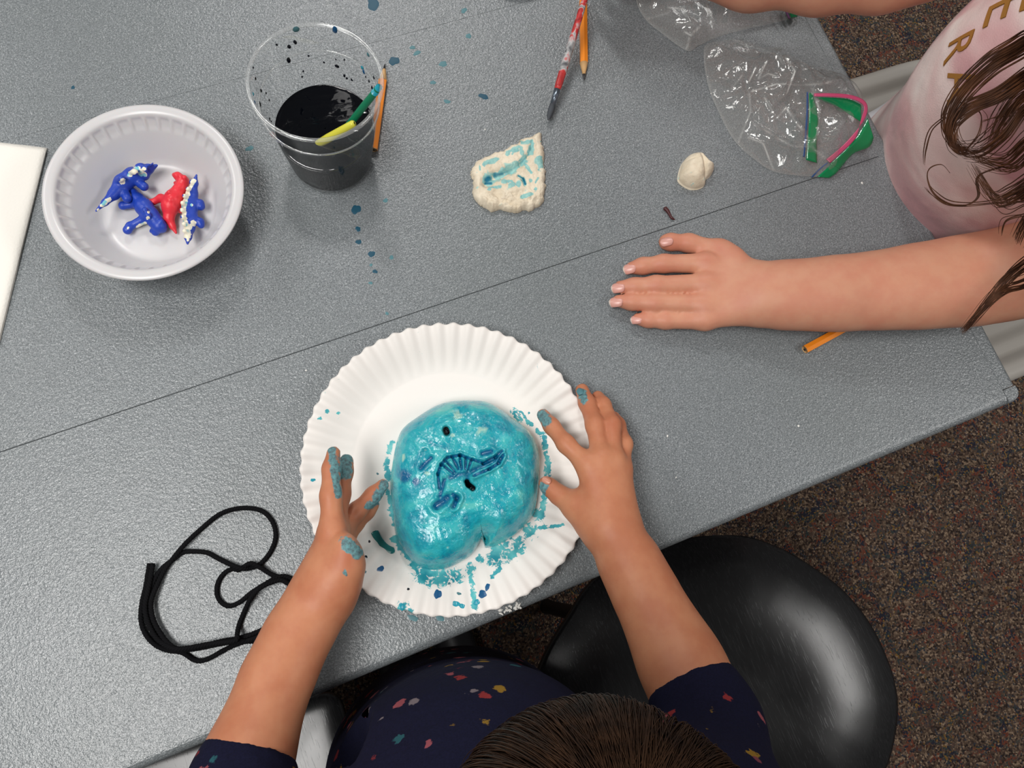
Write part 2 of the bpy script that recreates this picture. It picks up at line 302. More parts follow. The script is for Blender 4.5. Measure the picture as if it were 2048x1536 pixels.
# ---------------------------------------------------------------- signed-distance bodies polygonised by sparse surface nets
class Field:
    def __init__(s): s.g = []
    def group(s, k=.006): s.g.append((k, [])); return len(s.g)-1
    def cone(s, g, a, b, ra, rb, k=.004, n=None, sq=1.0): s.g[g][1].append((0, np.asarray(a, float), np.asarray(b, float), float(ra), float(rb), k, None if n is None else np.asarray(n, float)/np.linalg.norm(n), sq))
    def ell(s, g, c, radii, R=None, k=.004): s.g[g][1].append((1, np.asarray(c, float), np.asarray(radii, float), float(max(radii)), np.eye(3) if R is None else np.asarray(R, float), k, None, 1.0))
    def chain(s, g, pts, k=.004, n=None, sq=1.0):
        P = [U(x, y, z/100) for x, y, z, r in pts]; R = [rad(x, y, z/100, r) for x, y, z, r in pts]
        for i in range(len(P)-1): s.cone(g, P[i], P[i+1], R[i], R[i+1], k, n, sq)
        return P, R
    def blob(s, g, pts, k=.004):
        for x, y, z, r in pts:
            q = rad(x, y, z/100, r); s.ell(g, U(x, y, z/100), (q, q, q), None, k)
    def bounds(s):
        lo = np.full(3, 1e9); hi = -lo
        for _, L in s.g:
            for p in L:
                if p[0] == 0: r = max(p[3], p[4])*max(1, p[7]); A = np.minimum(p[1], p[2])-r; B = np.maximum(p[1], p[2])+r
                else: A = p[1]-p[3]; B = p[1]+p[3]
                lo = np.minimum(lo, A); hi = np.maximum(hi, B)
        return lo, hi
def smin(a, b, k):
    if k <= 0: return np.minimum(a, b)
    h = np.maximum(k-np.abs(a-b), 0)/k; return np.minimum(a, b)-h*h*k*.25
def prim_d(p, P):
    if p[0] == 0:
        _, a, b, ra, rb, k, n, sq = p; q = P-a; d = b-a
        if n is not None:
            q = q+n*((q@n)*(1/sq-1))[:, None]; d = d+n*((d@n)*(1/sq-1))
        h = np.clip((q@d)/(d@d+1e-12), 0, 1); r = np.linalg.norm(q-h[:, None]*d, axis=1)-(ra+(rb-ra)*h)
        return r*(sq if n is not None and sq < 1 else 1)
    q = (P-p[1])@p[4]; k0 = np.linalg.norm(q/p[2], axis=1); k1 = np.linalg.norm(q/p[2]**2, axis=1); return k0*(k0-1)/np.maximum(k1, 1e-9)
def field_eval(G, P):
    res = None; base = None; fing = None
    for gi, (k, L) in enumerate(G):
        d = None
        for p in L:
            q = prim_d(p, P); d = q if d is None else smin(d, q, p[5])
        if d is None: continue
        if gi == 0: base = d; res = d
        else:
            dd = d if base is None else smin(base, d, k); res = dd if res is None else np.minimum(res, dd)
            fing = d if fing is None else smin(fing, d, .0007)
    if fing is not None: res = np.minimum(res, fing)
    return np.full(len(P), 1.0) if res is None else res
def polygonise(F, vox, cut=None, B=8):
    """cut: optional function(P, d)->d applied after the union"""
    lo, hi = F.bounds(); lo = lo-vox*3; NB = np.ceil((hi+vox*3-lo)/(vox*B)).astype(int); S = B*vox
    dims = NB*B+2; allP = [p for _, L in F.g for p in L]; SB = 4
    cid, cv, e_all = [], [], []
    loc = np.stack(np.meshgrid(*[np.arange(B+1)]*3, indexing='ij'), -1).reshape(-1, 3)
    for sx in range(0, NB[0], SB):
        for sy in range(0, NB[1], SB):
            for sz in range(0, NB[2], SB):
                sc = lo+(np.array([sx, sy, sz])+SB/2)*S; R = SB*S*.87
                G = [(k, [p for p in L if (prim_d(p, sc[None])[0] < R*1.6+.03)]) for k, L in F.g]
                if not any(L for _, L in G): continue
                bl = np.stack(np.meshgrid(*[np.arange(q, min(q+SB, NB[i])) for i, q in enumerate((sx, sy, sz))], indexing='ij'), -1).reshape(-1, 3)
                ce = lo+(bl+.5)*S; d = field_eval(G, ce)
                if cut: d = cut(ce, d)
                bl = bl[np.abs(d) < S*1.5]
                if not len(bl): continue
                gp = (bl[:, None, :]*B+loc[None]); P = lo+gp.reshape(-1, 3)*vox; d = field_eval(G, P)
                if cut: d = cut(P, d)
                D = d.reshape(len(bl), B+1, B+1, B+1); neg = D < 0
                if neg.all() or not neg.any(): continue
                acc = np.zeros((len(bl), B, B, B, 3)); cnt = np.zeros((len(bl), B, B, B))
                for ax in range(3):
                    s0 = [slice(None)]*4; s1 = [slice(None)]*4; s0[ax+1] = slice(0, B); s1[ax+1] = slice(1, B+1)
                    a = D[tuple(s0)]; b = D[tuple(s1)]; x = (a < 0) != (b < 0); t = np.where(x, a/np.where(x, a-b, 1), 0)
                    o1, o2 = [q for q in range(3) if q != ax]
                    for u in (0, 1):
                        for v in (0, 1):
                            sl = [slice(None)]*4; sl[o1+1] = slice(u, u+B); sl[o2+1] = slice(v, v+B)
                            xx = x[tuple(sl)]; cnt += xx; acc[..., ax] += np.where(xx, t[tuple(sl)], 0); acc[..., o1] += xx*u; acc[..., o2] += xx*v
                    sl = [slice(None), slice(0, B), slice(0, B), slice(0, B)]; xo = x[tuple(sl)]; idx = np.argwhere(xo)
                    if len(idx):
                        g = bl[idx[:, 0]]*B+idx[:, 1:]; flip = (a[tuple(sl)][xo] < 0); e_all.append(np.column_stack([g, np.full(len(g), ax), flip]))
                act = cnt > 0; idx = np.argwhere(act); g = bl[idx[:, 0]]*B+idx[:, 1:]
                cid.append((g[:, 0]*dims[1]+g[:, 1])*dims[2]+g[:, 2]); cv.append(lo+(g+acc[act]/cnt[act][:, None])*vox)
    cid = np.concatenate(cid); cv = np.concatenate(cv); od = np.argsort(cid); cid = cid[od]; cv = cv[od]; E = np.concatenate(e_all); Q = []
    for ax in range(3):
        e = E[E[:, 3] == ax]; g = e[:, :3]; o1, o2 = (ax+1) % 3, (ax+2) % 3; ids = []
        for u, v in ((-1, -1), (0, -1), (0, 0), (-1, 0)):
            h = g.copy(); h[:, o1] += u; h[:, o2] += v; k = (h[:, 0]*dims[1]+h[:, 1])*dims[2]+h[:, 2]; j = np.clip(np.searchsorted(cid, k), 0, len(cid)-1); ids.append(np.where(cid[j] == k, j, -1))
        q = np.stack(ids, -1); ok = (q >= 0).all(1); q = q[ok]; fl = e[ok, 4] == 1; q[~fl] = q[~fl][:, ::-1]; Q.append(q)
    return cv, np.concatenate(Q)
def largest(V, Q):
    lab = np.arange(len(V))
    while True:
        m_ = lab[Q].min(1); new = lab.copy()
        for c_ in range(4): np.minimum.at(new, Q[:, c_], m_)
        new = new[new]
        if (new == lab).all(): break
        lab = new
    ids, cnt = np.unique(lab, return_counts=True); keep = lab == ids[cnt.argmax()]; idx = np.cumsum(keep)-1
    return V[keep], idx[Q[keep[Q[:, 0]]]]
def relax(V, F, it=2, lam=.5):
    n = len(V)
    for _ in range(it):
        acc = np.zeros_like(V); c = np.zeros(n)
        for a, b in ((0, 1), (1, 2), (2, 3), (3, 0)):
            np.add.at(acc, F[:, a], V[F[:, b]]); np.add.at(acc, F[:, b], V[F[:, a]]); np.add.at(c, F[:, a], 1); np.add.at(c, F[:, b], 1)
        V = V*(1-lam)+lam*acc/np.maximum(c, 1)[:, None]
    return V
def disc_field(pix, items, soft=.5):
    """max over (x,y,r[,x2,y2]) of a soft disc or stroke measured in photo pixels"""
    f = np.zeros(len(pix))
    for it in items:
        d = np.linalg.norm(pix-np.array(it[:2]), axis=1) if len(it) == 3 else seg_dist(pix, it[:2], it[3:5])
        f = np.maximum(f, np.clip((it[2]*(1+soft)-d)/(it[2]*2*soft), 0, 1))
    return f

# ================================================================ SETTING
V, Fc = box((-2.5, -2.5, -.02), (3.2, 3.2, 0.0)); fl = mesh('floor', V, Fc, M['carpet'], smooth=False); fl['kind'] = 'structure'

# ================================================================ TABLE
XR, YN, PW = 0.557, -0.046, 0.2585       # right edge, near edge, plank width
table = empty('table', (-.2, .35, 0), 'long grey speckled laminate table with two fine seams across its top', 'table')
def profile_x(x0, x1, prof):             # closed (y,z) profile extruded along X
    n = len(prof); V = [(x, y, z) for x in (x0, x1) for y, z in prof]
    F = [(i, (i+1) % n, n+(i+1) % n, n+i) for i in range(n)]+[tuple(range(n))[::-1], tuple(range(n, 2*n))]; return V, F
TT = .030
def plank(y0, y1, nose, g0, g1):
    pr = []
    if nose:
        r = .007
        for a in np.linspace(0, 1, 7): q = a*math.pi/2; pr.append((y0+r-r*math.sin(q), T-TT+r-r*math.cos(q)))
        for a in np.linspace(0, 1, 7): q = a*math.pi/2; pr.append((y0+r-r*math.cos(q), T-r+r*math.sin(q)))
    else: pr += [(y0+g0, T-TT), (y0+g0, T-.0004), (y0+g0*2.5, T)]
    pr += [(y1-g1*2.5, T), (y1-g1, T-.0004), (y1-g1, T-TT)]
    return pr[::-1]
BW = .0155
for i in range(3):
    V, Fc = profile_x(-1.05, XR-BW-.0001, plank(YN+i*PW, YN+(i+1)*PW, i == 0, (.0002, .0002, .00006)[i], (.0002, .00006, .0002)[i])); mesh('tabletop_panel', V, Fc, M['table'], table, smooth=False)
# right edge band and the small rounded corner cap
def profile_y(y0, y1, prof):
    V, F = profile_x(y0, y1, prof); return [(b, a, c) for a, b, c in V], [f[::-1] for f in F]
r = .006; pr = [(XR-BW+.0002, T-TT), (XR-BW+.0002, T-.0004), (XR-BW+.0005, T)]
for a in np.linspace(0, 1, 7): q = a*math.pi/2; pr.append((XR-r+r*math.sin(q), T-r+r*math.cos(q)))
for a in np.linspace(0, 1, 7): q = a*math.pi/2; pr.append((XR-r+r*math.cos(q), T-TT+r-r*math.sin(q)))
V, Fc = profile_y(YN+.0135, YN+3*PW, pr); mesh('edge_band', V, Fc, M['table'], table, smooth=False)
x0, y0, x1, y1 = XR-BW+.0006, YN, XR, YN+.0128; cr = .0105
ol = [(x0, y1), (x0, y0)]+[(x1-cr+cr*math.sin(a), y0+cr-cr*math.cos(a)) for a in np.linspace(0, math.pi/2, 10)]+[(x1, y1)]
rings = []
for z, k in ((T-TT, .0), (T-.004, 0), (T-.0015, .0008), (T, .0025)):
    cx, cy = np.mean(ol, 0); rings.append([((x+(cx-x)*k/.008) if x > x0+1e-6 else x, (y+(cy-y)*k/.008) if y < y1-1e-6 else y, z) for x, y in ol])
n = len(ol); V = [p for q in rings for p in q]; Fc = [tuple(range(n))[::-1], tuple(range(3*n, 4*n))]+[(a*n+i, a*n+(i+1) % n, (a+1)*n+(i+1) % n, (a+1)*n+i) for a in range(3) for i in range(n)]
mesh('corner_cap', V, Fc, M['table'], table, smooth=False)
for x in (-.95, .35):
    for y in (.12, .62):
        V, Fc = tube([(x, y, 0), (x, y, .02), (x, y, T-TT-.02), (x, y, T-TT)], [.022, .018, .020, .03], 12); mesh('leg', V, Fc, M['grey_metal'], table)
V, Fc = join([box((-.96, .1, T-TT-.05), (.36, .13, T-TT), .002), box((-.96, .61, T-TT-.05), (.36, .64, T-TT), .002)]); mesh('apron', V, Fc, M['grey_metal'], table, smooth=False)

def spot(px, py, rx, ry=None, ang=0, z0=0.0, h=.00014, seed=0, jag=.25):
    """a dried drop of paint: thin domed blot of irregular outline lying at height z0 over the table top"""
    ry = ry or rx; rs = np.random.default_rng(seed+int(px*7+py)); n = 18; th = np.arange(n)*2*math.pi/n
    ph = rs.uniform(0, 6.28, 3); k = 1+jag*(.5*np.sin(2*th+ph[0])+.35*np.sin(3*th+ph[1])+.3*np.sin(5*th+ph[2]))
    ex, ey = rx*k*np.cos(th), ry*k*np.sin(th); ca, sa = math.cos(ang), math.sin(ang)
    P = np.array([U(px+a*ca-b*sa, py+a*sa+b*ca, z0+.00005) for a, b in zip(ex, ey)]); c = P.mean(0)
    V = np.vstack([P, c+(P-c)*.82+[0, 0, h*.8], c+(P-c)*.4+[0, 0, h], [c+[0, 0, h*.9]]])
    F = [(a*n+i, a*n+(i+1) % n, (a+1)*n+(i+1) % n, (a+1)*n+i) for a in range(2) for i in range(n)]+[(2*n+i, 2*n+(i+1) % n, 3*n) for i in range(n)]
    return V, [f[::-1] for f in F]
def ccw(V, F):
    a, b, c = (np.array(V[i]) for i in F[-1][:3]); return (V, F) if np.cross(b-a, c-a)[2] > 0 else (V, [f[::-1] for f in F])
drops = [(746, 6, 12, 15, 0, 'teal_dark'), (788, 122, 10, 9, 0, 'teal_dark'), (825, 95, 5, 4, 0, 'teal'), (834, 106, 8, 4, -.3, 'teal'), (886, 128, 9, 5, 0, 'teal'), (937, 72, 5, 5.5, 0, 'teal'), (928, 21, 6.5, 4.5, -.4, 'teal'),
  (866, 165, 5.5, 4, 0, 'teal'), (894, 203, 6.5, 4, .4, 'teal'), (967, 193, 9.5, 5.5, .3, 'teal_dark'), (146, 175, 4, 3.5, 0, 'teal_dark'), (499, 297, 8, 5, -.4, 'teal'), (771, 401, 5, 4, 0, 'teal'), (712, 419, 9, 9.5, .3, 'teal_dark'),
  (716, 458, 5.5, 5, 0, 'teal_dark'), (717, 484, 5.5, 5, 0, 'teal_dark'), (743, 508, 6.5, 6.5, 0, 'teal_dark'), (783, 515, 4.5, 4, 0, 'teal'), (742, 530, 3, 3, 0, 'teal'), (750, 543, 5, 4, 0, 'teal_dark'), (741, 566, 4, 3, 0, 'teal'), (774, 627, 3.6, 3.2, 0, 'teal'), (826, 1236, 12, 5, .3, 'teal'), (880, 1236, 9, 6, .2, 'teal')]
for x, y, a, b, g, mt in drops:
    V, Fc = ccw(*spot(x, y, a, b, g)); mesh('paint_spot', V, Fc, M[mt], table)
rs = np.random.default_rng(3)
flk = [(612, 741, 2), (970, 259, 1.6), (1597, 852, 2.5), (1618, 524, 2), (1724, 366, 2.4), (1335, 872, 2.2), (1352, 955, 1.6), (1380, 539, 1.2)]+[(1000+rs.uniform(0, 46), 0, rs.uniform(1.2, 4)) for _ in range(26)]
for i, (x, y, a) in enumerate(flk):
    if y == 0: y = 1225-(x-1000)*.36+rs.uniform(-6, 6)
    V, Fc = ccw(*spot(x, y, a, a*.8, rs.uniform(0, 3), h=.0005, seed=i, jag=.4)); mesh('paint_flake', V, Fc, M['white_paint'], table)

# ================================================================ CHAIRS
def seat_chair(outline, c, zs, mat, name, label, legpts, back, legmat, dish=.006, th=.014, lip=.03, drop=.006):
    root = empty(name, (c[0], c[1], 0), label, 'chair')
    def h(XY, D): return T+zs-drop*np.clip(1-D/lip, 0, 1)**2-dish*np.clip((D-.03)/.12, 0, 1)
    V, Fc, D = star_slab(outline, c, 40, 360, h, T+zs-th-drop)
    mesh('seat', V, Fc, mat, root)
    for (ax, ay), (bx, by) in legpts:
        V, Fc = tube([(bx, by, 0), (bx, by, .006), (ax, ay, T+zs-th-.012), (ax, ay, T+zs-th-.004)], [.013, .011, .011, .011], 12); mesh('leg', V, Fc, legmat, root)
    if back:
        p0, p1, zb0, zb1 = back; pts = []
        for s in np.linspace(-1, 1, 21):
            m_ = (np.array(p0)+np.array(p1))/2; e = (np.array(p1)-np.array(p0))/2; nrm = np.array([e[1], -e[0]])/np.linalg.norm(e); pts.append((m_+e*s+nrm*.03*(1-s*s), s))
        V = []
        for k in range(2):
            for q, s in pts:
                for zz in np.linspace(0, 1, 8):
                    zz2 = zb0+(zb1-zb0)*zz; w_ = 1-.12*abs(zz-.5)**2*4*s*s; V.append((q[0]*1+nrm[0]*(k*.012), q[1]+nrm[1]*(k*.012), T+zb0+(zb1-zb0)*(.5+(zz-.5)*w_)))
        F = grid_faces(21, 8).tolist()+[f[::-1] for f in grid_faces(21, 8, off=168).tolist()]
        per = [i*8 for i in range(21)]+[160+j for j in range(1, 8)]+[i*8+7 for i in range(19, -1, -1)]+[j for j in range(6, 0, -1)]
        F += [(per[i], per[(i+1) % len(per)], per[(i+1) % len(per)]+168, per[i]+168) for i in range(len(per))]
        mesh('backrest', V, F, mat, root)
        for q in (p0, p1):
            q = np.array(q); m2 = (np.array(p0)+np.array(p1))/2; q2 = m2+(q-m2)*.8+nrm*.02
            V, Fc = tube([(q2[0], q2[1], T+zs-.02), (q2[0], q2[1], T+zb0+.1)], .010, 10); mesh('back_post', V, Fc, legmat, root)
    return root
zs = -.27
pxo = [(1205, 1150), (1330, 1085), (1480, 1068), (1570, 1092), (1640, 1132), (1705, 1182), (1760, 1250), (1798, 1330), (1815, 1400), (1812, 1470), (1790, 1550), (1730, 1640), (1600, 1700), (1420, 1700), (1220, 1640), (1100, 1530), (1066, 1420), (1090, 1325), (1140, 1238)]
ol = catmull([U(x, y, zs)[:2] for x, y in pxo], 8, True); c = ol.mean(0)
seat_chair(ol, c, zs, M['blackwood'], 'wooden_chair', 'black wood grain chair with round seat beside the child in navy', [((c[0]+dx*.10, c[1]+dy*.10), (c[0]+dx*.12, c[1]+dy*.12)) for dx in (-1, 1) for dy in (-1, 1)],
    ((c[0]-.17, c[1]-.27), (c[0]+.2, c[1]-.25), .02, .24), M['black_metal'], dish=.004, lip=.12, drop=.020)
q = U(676, 1377, zs); c2 = np.array([q[0]-.215, q[1]-.205])
ol2 = []
for sx, sy, a0 in ((1, 1, 0), (-1, 1, 90), (-1, -1, 180), (1, -1, 270)):
    for a in np.radians(np.linspace(a0, a0+90, 8)): ol2.append((c2[0]+sx*.195+.02*math.cos(a), c2[1]+sy*.185+.02*math.sin(a)))
ol2 = np.array(ol2); e2 = U(620, 1395, zs)-U(676, 1377, zs); an = math.atan2(-e2[1], -e2[0]); pv = np.array([c2[0]+.215, c2[1]+.205])
R2 = np.array([[math.cos(an), -math.sin(an)], [math.sin(an), math.cos(an)]]); ol2 = (ol2-pv)@R2.T+pv; c2 = (c2-pv)@R2.T+pv
seat_chair(ol2, c2, zs, M['blackwood'], 'wooden_chair', 'wood grain chair with square seat under the near left table edge', [((c2[0]+dx*.14, c2[1]+dy*.14), (c2[0]+dx*.15, c2[1]+dy*.15)) for dx in (-1, 1) for dy in (-1, 1)],
    ((c2[0]-.19, c2[1]-.19), (c2[0]+.19, c2[1]-.19), .02, .2), M['black_metal'], dish=.003, lip=.02, drop=.004)
a_ = U(1716, 172, zs); b_ = U(1862, 83, zs); n_ = U(2028, 757, zs); n2 = U(2048, 748, zs)
yl, yh = (n_[1]+n2[1])/2-.002, (a_[1]+b_[1])/2
xs = .53
c3 = np.array([xs+.21, (yl+yh)/2]); hw, hd = .215, (yh-yl)/2
ol3 = np.array([[c3[0]+hw*np.sign(math.cos(a))*abs(math.cos(a))**.22, c3[1]+hd*np.sign(math.sin(a))*abs(math.sin(a))**.22] for a in np.linspace(0, 2*math.pi, 200, endpoint=False)])
ch3 = empty('plastic_chair', (c3[0], c3[1], 0), 'pale grey plastic chair under the child in pink', 'chair')
def h3(XY, D): return T+zs-.006*np.clip(1-D/.01, 0, 1)**2-.009*np.clip((D-.022)/.012, 0, 1)-.006*np.clip((D-.05)/.012, 0, 1)
V, Fc, D = star_slab(ol3, c3, 60, 200, h3, T+zs-.035); mesh('seat', V, Fc, M['pale_plastic'], ch3)
for dx in (-1, 1):
    for dy in (-1, 1):
        V, Fc = tube([(c3[0]+dx*.2, c3[1]+dy*.18, 0), (c3[0]+dx*.17, c3[1]+dy*.15, T+zs-.036)], [.014, .016], 12); mesh('leg', V, Fc, M['grey_metal'], ch3)
V, Fc = join([box((c3[0]+hw-.03, c3[1]-.17, T+zs+.02), (c3[0]+hw-.012, c3[1]+.17, T+zs+.36), .004)]); mesh('backrest', V, Fc, M['pale_plastic'], ch3)

# ================================================================ PLATE, MOUND
pc = np.array([-.0181*math.cos(-AZ)-.0938*math.sin(-AZ), -.0181*math.sin(-AZ)+.0938*math.cos(-AZ), T])
PR = .1145; NFL = 58
def plate_z(r, th):
    b = .0025; s = np.clip((r-.078)/(PR-.078), 0, 1); z = b+.0165*(s*s*(3-2*s))*.55+.0165*s*.45
    fl_ = np.clip((r-.080)/(PR-.080), 0, 1); return z+.00115*fl_**.8*np.cos(NFL*th)*np.where(s > 0, 1, 0)
rr = np.concatenate([np.linspace(.0005, .078, 64), np.linspace(.079, PR, 36)]); nt = NFL*12; th = np.arange(nt)*2*math.pi/nt
V = []
for r_ in rr: V.append(np.stack([pc[0]+r_*np.cos(th), pc[1]+r_*np.sin(th), T+plate_z(np.full(nt, r_), th)], -1))
e = PR+.0016+.0006*np.cos(NFL*th); V.append(np.stack([pc[0]+e*np.cos(th), pc[1]+e*np.sin(th), T+plate_z(np.full(nt, PR), th)-.0004], -1))
V.append(np.stack([pc[0]+(e+.0001)*np.cos(th), pc[1]+(e+.0001)*np.sin(th), T+plate_z(np.full(nt, PR), th)-.0014], -1))
for r_ in (PR-.002, .095, .080, .076, .0005): V.append(np.stack([pc[0]+r_*np.cos(th), pc[1]+r_*np.sin(th), np.maximum(T+plate_z(np.full(nt, r_), th)-.0012, T+.0003)], -1))
nrow = len(V); V = np.concatenate(V); Fc = grid_faces(nrow, nt, False, True)
pix = PX(V)
smear = [(850, 1148, 24), (880, 1152, 24), (915, 1150, 18), (940, 1136, 13), (990, 1112, 20), (1015, 1108, 18), (1035, 1092, 18), (1000, 1088, 26), (1060, 1062, 18), (1075, 1030, 14), (960, 1120, 10), (1086, 870, 7, 1096, 930), (1096, 930, 7, 1092, 975), (1092, 975, 7, 1082, 1035),
  (1040, 826, 5, 1080, 868), (1028, 822, 7, 1042, 840), (776, 905, 6, 784, 885), (772, 915, 7, 776, 960), (776, 985, 6, 788, 1050), (792, 1080, 10, 840, 1140), (985, 1152, 5, 1000, 1138), (1080, 1055, 4, 1125, 1050), (805, 1212, 12), (822, 1222, 7), (938, 1132, 6, 950, 1215), (655, 822, 4), (640, 835, 5), (676, 826, 4), (845, 1160, 12), (1058, 826, 3)]
plate = mesh('paper_plate', V, Fc, M['plate'], None, attrs={'stain': disc_field(pix, smear, .6)*.85})
tag(plate, 'large white fluted paper plate under the turquoise clay mound', 'plate')
def on_plate(V):
    V = np.array(V); r_ = np.hypot(V[:, 0]-pc[0], V[:, 1]-pc[1]); t_ = np.arctan2(V[:, 1]-pc[1], V[:, 0]-pc[0]); V[:, 2] += plate_z(r_, t_); return V
for x, y, a, b, g, mt in [(762, 1138, 8, 5, -.2, 'blue_paint'), (733, 1114, 3, 3, 0, 'ink'), (739, 1083, 2.5, 2.5, 0, 'ink'), (731, 1144, 4, 3, 0, 'teal'), (817, 1178, 3, 2.2, .3, 'ink'), (875, 1188, 7, 10, .4, 'blue_paint'), (898, 1167, 3, 2.5, 0, 'teal'), (963, 1188, 9, 7, -.4, 'blue_paint'), (973, 1174, 4.5, 7, .4, 'blue_paint'), (951, 1204, 6, 6, 0, 'aqua'), (911, 1207, 7, 6, 0, 'aqua'), (922, 1211, 5.5, 5, 0, 'aqua'), (630, 964, 4.5, 3.5, 0, 'aqua'), (917, 1187, 5, 2.5, .1, 'teal'), (805, 1212, 6, 7, 0, 'aqua'), (755, 947, 2.5, 2.2, 0, 'teal')]:
    V, Fc = ccw(*spot(x, y, a, b, g, z0=.004)); V[:, 2] -= .004; mesh('paint_spot', on_plate(V), Fc, M[mt], plate)
sm = catmull([U(748, 1062, .004), U(757, 1080, .004), U(772, 1096, .004), U(789, 1104, .004)], 6); V, Fc = tube(sm, np.array([.0012]+[.003]*(len(sm)-3)+[.002, .001]), 8); V = np.array(V); V[:, 2] = T+.0027+(V[:, 2]-V[:, 2].min())*.22
mesh('paint_smear', V, Fc, plain('thick_teal_smear', srgb(36, 122, 122), .25), plate)

mo = [(935, 802), (900, 804), (868, 814), (836, 834), (806, 857), (793, 885), (784, 930), (780, 972), (786, 1026), (792, 1072), (812, 1108), (842, 1136), (885, 1139), (923, 1123), (946, 1106), (962, 1080), (969, 1080), (974, 1096), (1020, 1077), (1051, 1049), (1070, 1019), (1078, 950), (1076, 900), (1057, 863), (1022, 836), (995, 816), (968, 804)]
mol = catmull([U(x, y, .006)[:2] for x, y in mo], 6, True); mc = U(930, 965, .006)
sail = [((885, 930), (907, 947)), ((890, 919), (910, 944)), ((904, 913), (917, 938)), ((920, 911), (923, 938)), ((932, 916), (931, 938)), ((942, 922), (936, 940))]
grooves = [(a, b, 2.2, .0014, .75) for a, b in sail]
arc = [(879, 976), (876, 948), (882, 929), (895, 915), (920, 910), (945, 919), (967, 926), (992, 913), (1004, 902)]; grooves += [(arc[i], arc[i+1], 2.4, .0016, .8) for i in range(len(arc)-1)]
lo_ = [(948, 951), (979, 938), (998, 926), (1006, 910)]; grooves += [(lo_[i], lo_[i+1], 2.6, .0016, .8) for i in range(3)]
grooves += [((900, 955), (945, 942), 7, .0014, .55), ((945, 942), (995, 916), 6, .0018, .6), ((889, 960), (880, 992), 4, .0015, .7), ((873, 1012), (895, 995), 6.5, .003, 1.0), ((907, 990), (914, 996), 5, .002, .8), ((914, 996), (908, 1012), 4.5, .002, .9), ((936, 948), (934, 962), 5, .0015, .6), ((965, 907), (982, 903), 4, .0015, .8), ((862, 916), (842, 936), 4, .0015, .8), ((846, 925), (850, 905), 5, .001, .35)]
grooves = [(a, b, w_*1.12, dp*1.5, min(1, st*1.25)) for a, b, w_, dp, st in grooves]
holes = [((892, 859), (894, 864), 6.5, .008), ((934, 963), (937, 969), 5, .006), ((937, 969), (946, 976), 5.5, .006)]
def mound_h(XY, D):
    P3 = np.column_stack([XY, np.full(len(XY), T)]); wv = .024; s = np.clip(D/wv, 0, 1); hgt = .031*np.sqrt(np.clip(1-(1-s)**2.2, 0, 1))+.008*np.clip(D/.055, 0, 1)
    hgt = hgt+.0021*fbm(P3, 45, 4)*np.clip(s*3, 0, 1)+.0022*fbm(P3, 18, 2, 5.)*np.clip(s*3, 0, 1)
    Z = T+.0035+hgt; px_ = PX(np.column_stack([XY, Z])); mound_h.px = px_
    for a, b, w_, dp, st in grooves:
        d = seg_dist(px_, a, b); Z -= dp*np.exp(-(d/w_)**2)-.35*dp*np.exp(-((d-2*w_)/(w_*.8))**2)
    for a, b, w_, dp in holes: Z -= dp*np.exp(-(seg_dist(px_, a, b)/w_)**4)
    return np.maximum(Z, T+.0034)
V, Fc, D = star_slab(mol, mc, 150, 420, mound_h, T+.0026)
px_ = PX(V); pool = np.zeros(len(V)); hole = np.zeros(len(V))
for a, b, w_, dp, st in grooves: pool = np.maximum(pool, st*np.exp(-(seg_dist(px_, a, b)/(w_*1.25))**2))
for x, y, r_, st in [(810, 952, 17, 1.), (832, 963, 11, 1.), (1013, 940, 12, .5), (975, 905, 9, .7), (920, 938, 20, .55), (955, 935, 14, .4), (862, 885, 8, .5), (875, 975, 8, .5)]: pool = np.maximum(pool, st*np.exp(-(np.linalg.norm(px_-[x, y], axis=1)/r_)**2))
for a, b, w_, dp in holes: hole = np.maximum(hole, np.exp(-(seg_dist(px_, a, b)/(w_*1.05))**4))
cream = disc_field(px_, [(914, 832, 20), (964, 863, 18), (857, 947, 9), (810, 916, 10), (893, 1094, 6), (935, 1010, 12), (905, 870, 8), (1000, 1000, 10), (850, 900, 8)], .8)*.75
Dn = np.concatenate([D, np.zeros(len(V)-len(D))]); bare = np.clip(1-Dn/.009, 0, 1)*disc_field(px_, [(1060, 860, 26), (1080, 930, 30), (1076, 890, 30), (1030, 835, 18), (1000, 812, 10)], .6)
mound = mesh('clay_mound', V, Fc, M['mound'], None, attrs=dict(pool=pool, hole=hole, cream=cream, bare=bare)); tag(mound, 'domed clay mound painted turquoise with a finned dinosaur imprint, on the paper plate', 'clay model')

# ================================================================ FOAM BOWL
bc = np.array([-.3281*math.cos(-AZ)-.1884*math.sin(-AZ), -.3281*math.sin(-AZ)+.1884*math.cos(-AZ), T]); BR = .0763
prof = [(.0005, .0035), (.020, .0035), (.038, .0035), (.0425, .0040), (.0455, .0062), (.0475, .0095)]
for t in np.linspace(.1, 1, 22): prof.append((.0475+.0190*t, .0095+.0318*t))
ni = len(prof); prof += [(.0671, .0423), (.0682, .0433), (.0705, .0440), (.0735, .0441), (.0752, .0437), (.0761, .0430), (.0763, .0422), (.0757, .0415), (.0740, .0414), (.0715, .0412)]
for t in np.linspace(1, .1, 8): prof.append((.0495+.0205*t, .0075+.0315*t))
prof += [(.0475, .003), (.0455, .0008), (.043, 0.0), (.038, .0010), (.0005, .0010)]
NB = 38
def bowlf(i, th, R, Z):
    if 6 <= i < ni:
        t = (i-6)/(ni-7); wv = np.clip((t-.60)/.16, 0, 1); wv = wv*wv*(3-2*wv)*np.clip((1.0-t)/.10, 0, 1); c_ = np.abs(np.sin(NB/2*th)); k = np.clip((c_-.03)/.62, 0, 1); k = k*k*(3-2*k); R = R+wv*(.0015*k-.0004); Z = Z-wv*.0003*k
    return R, Z
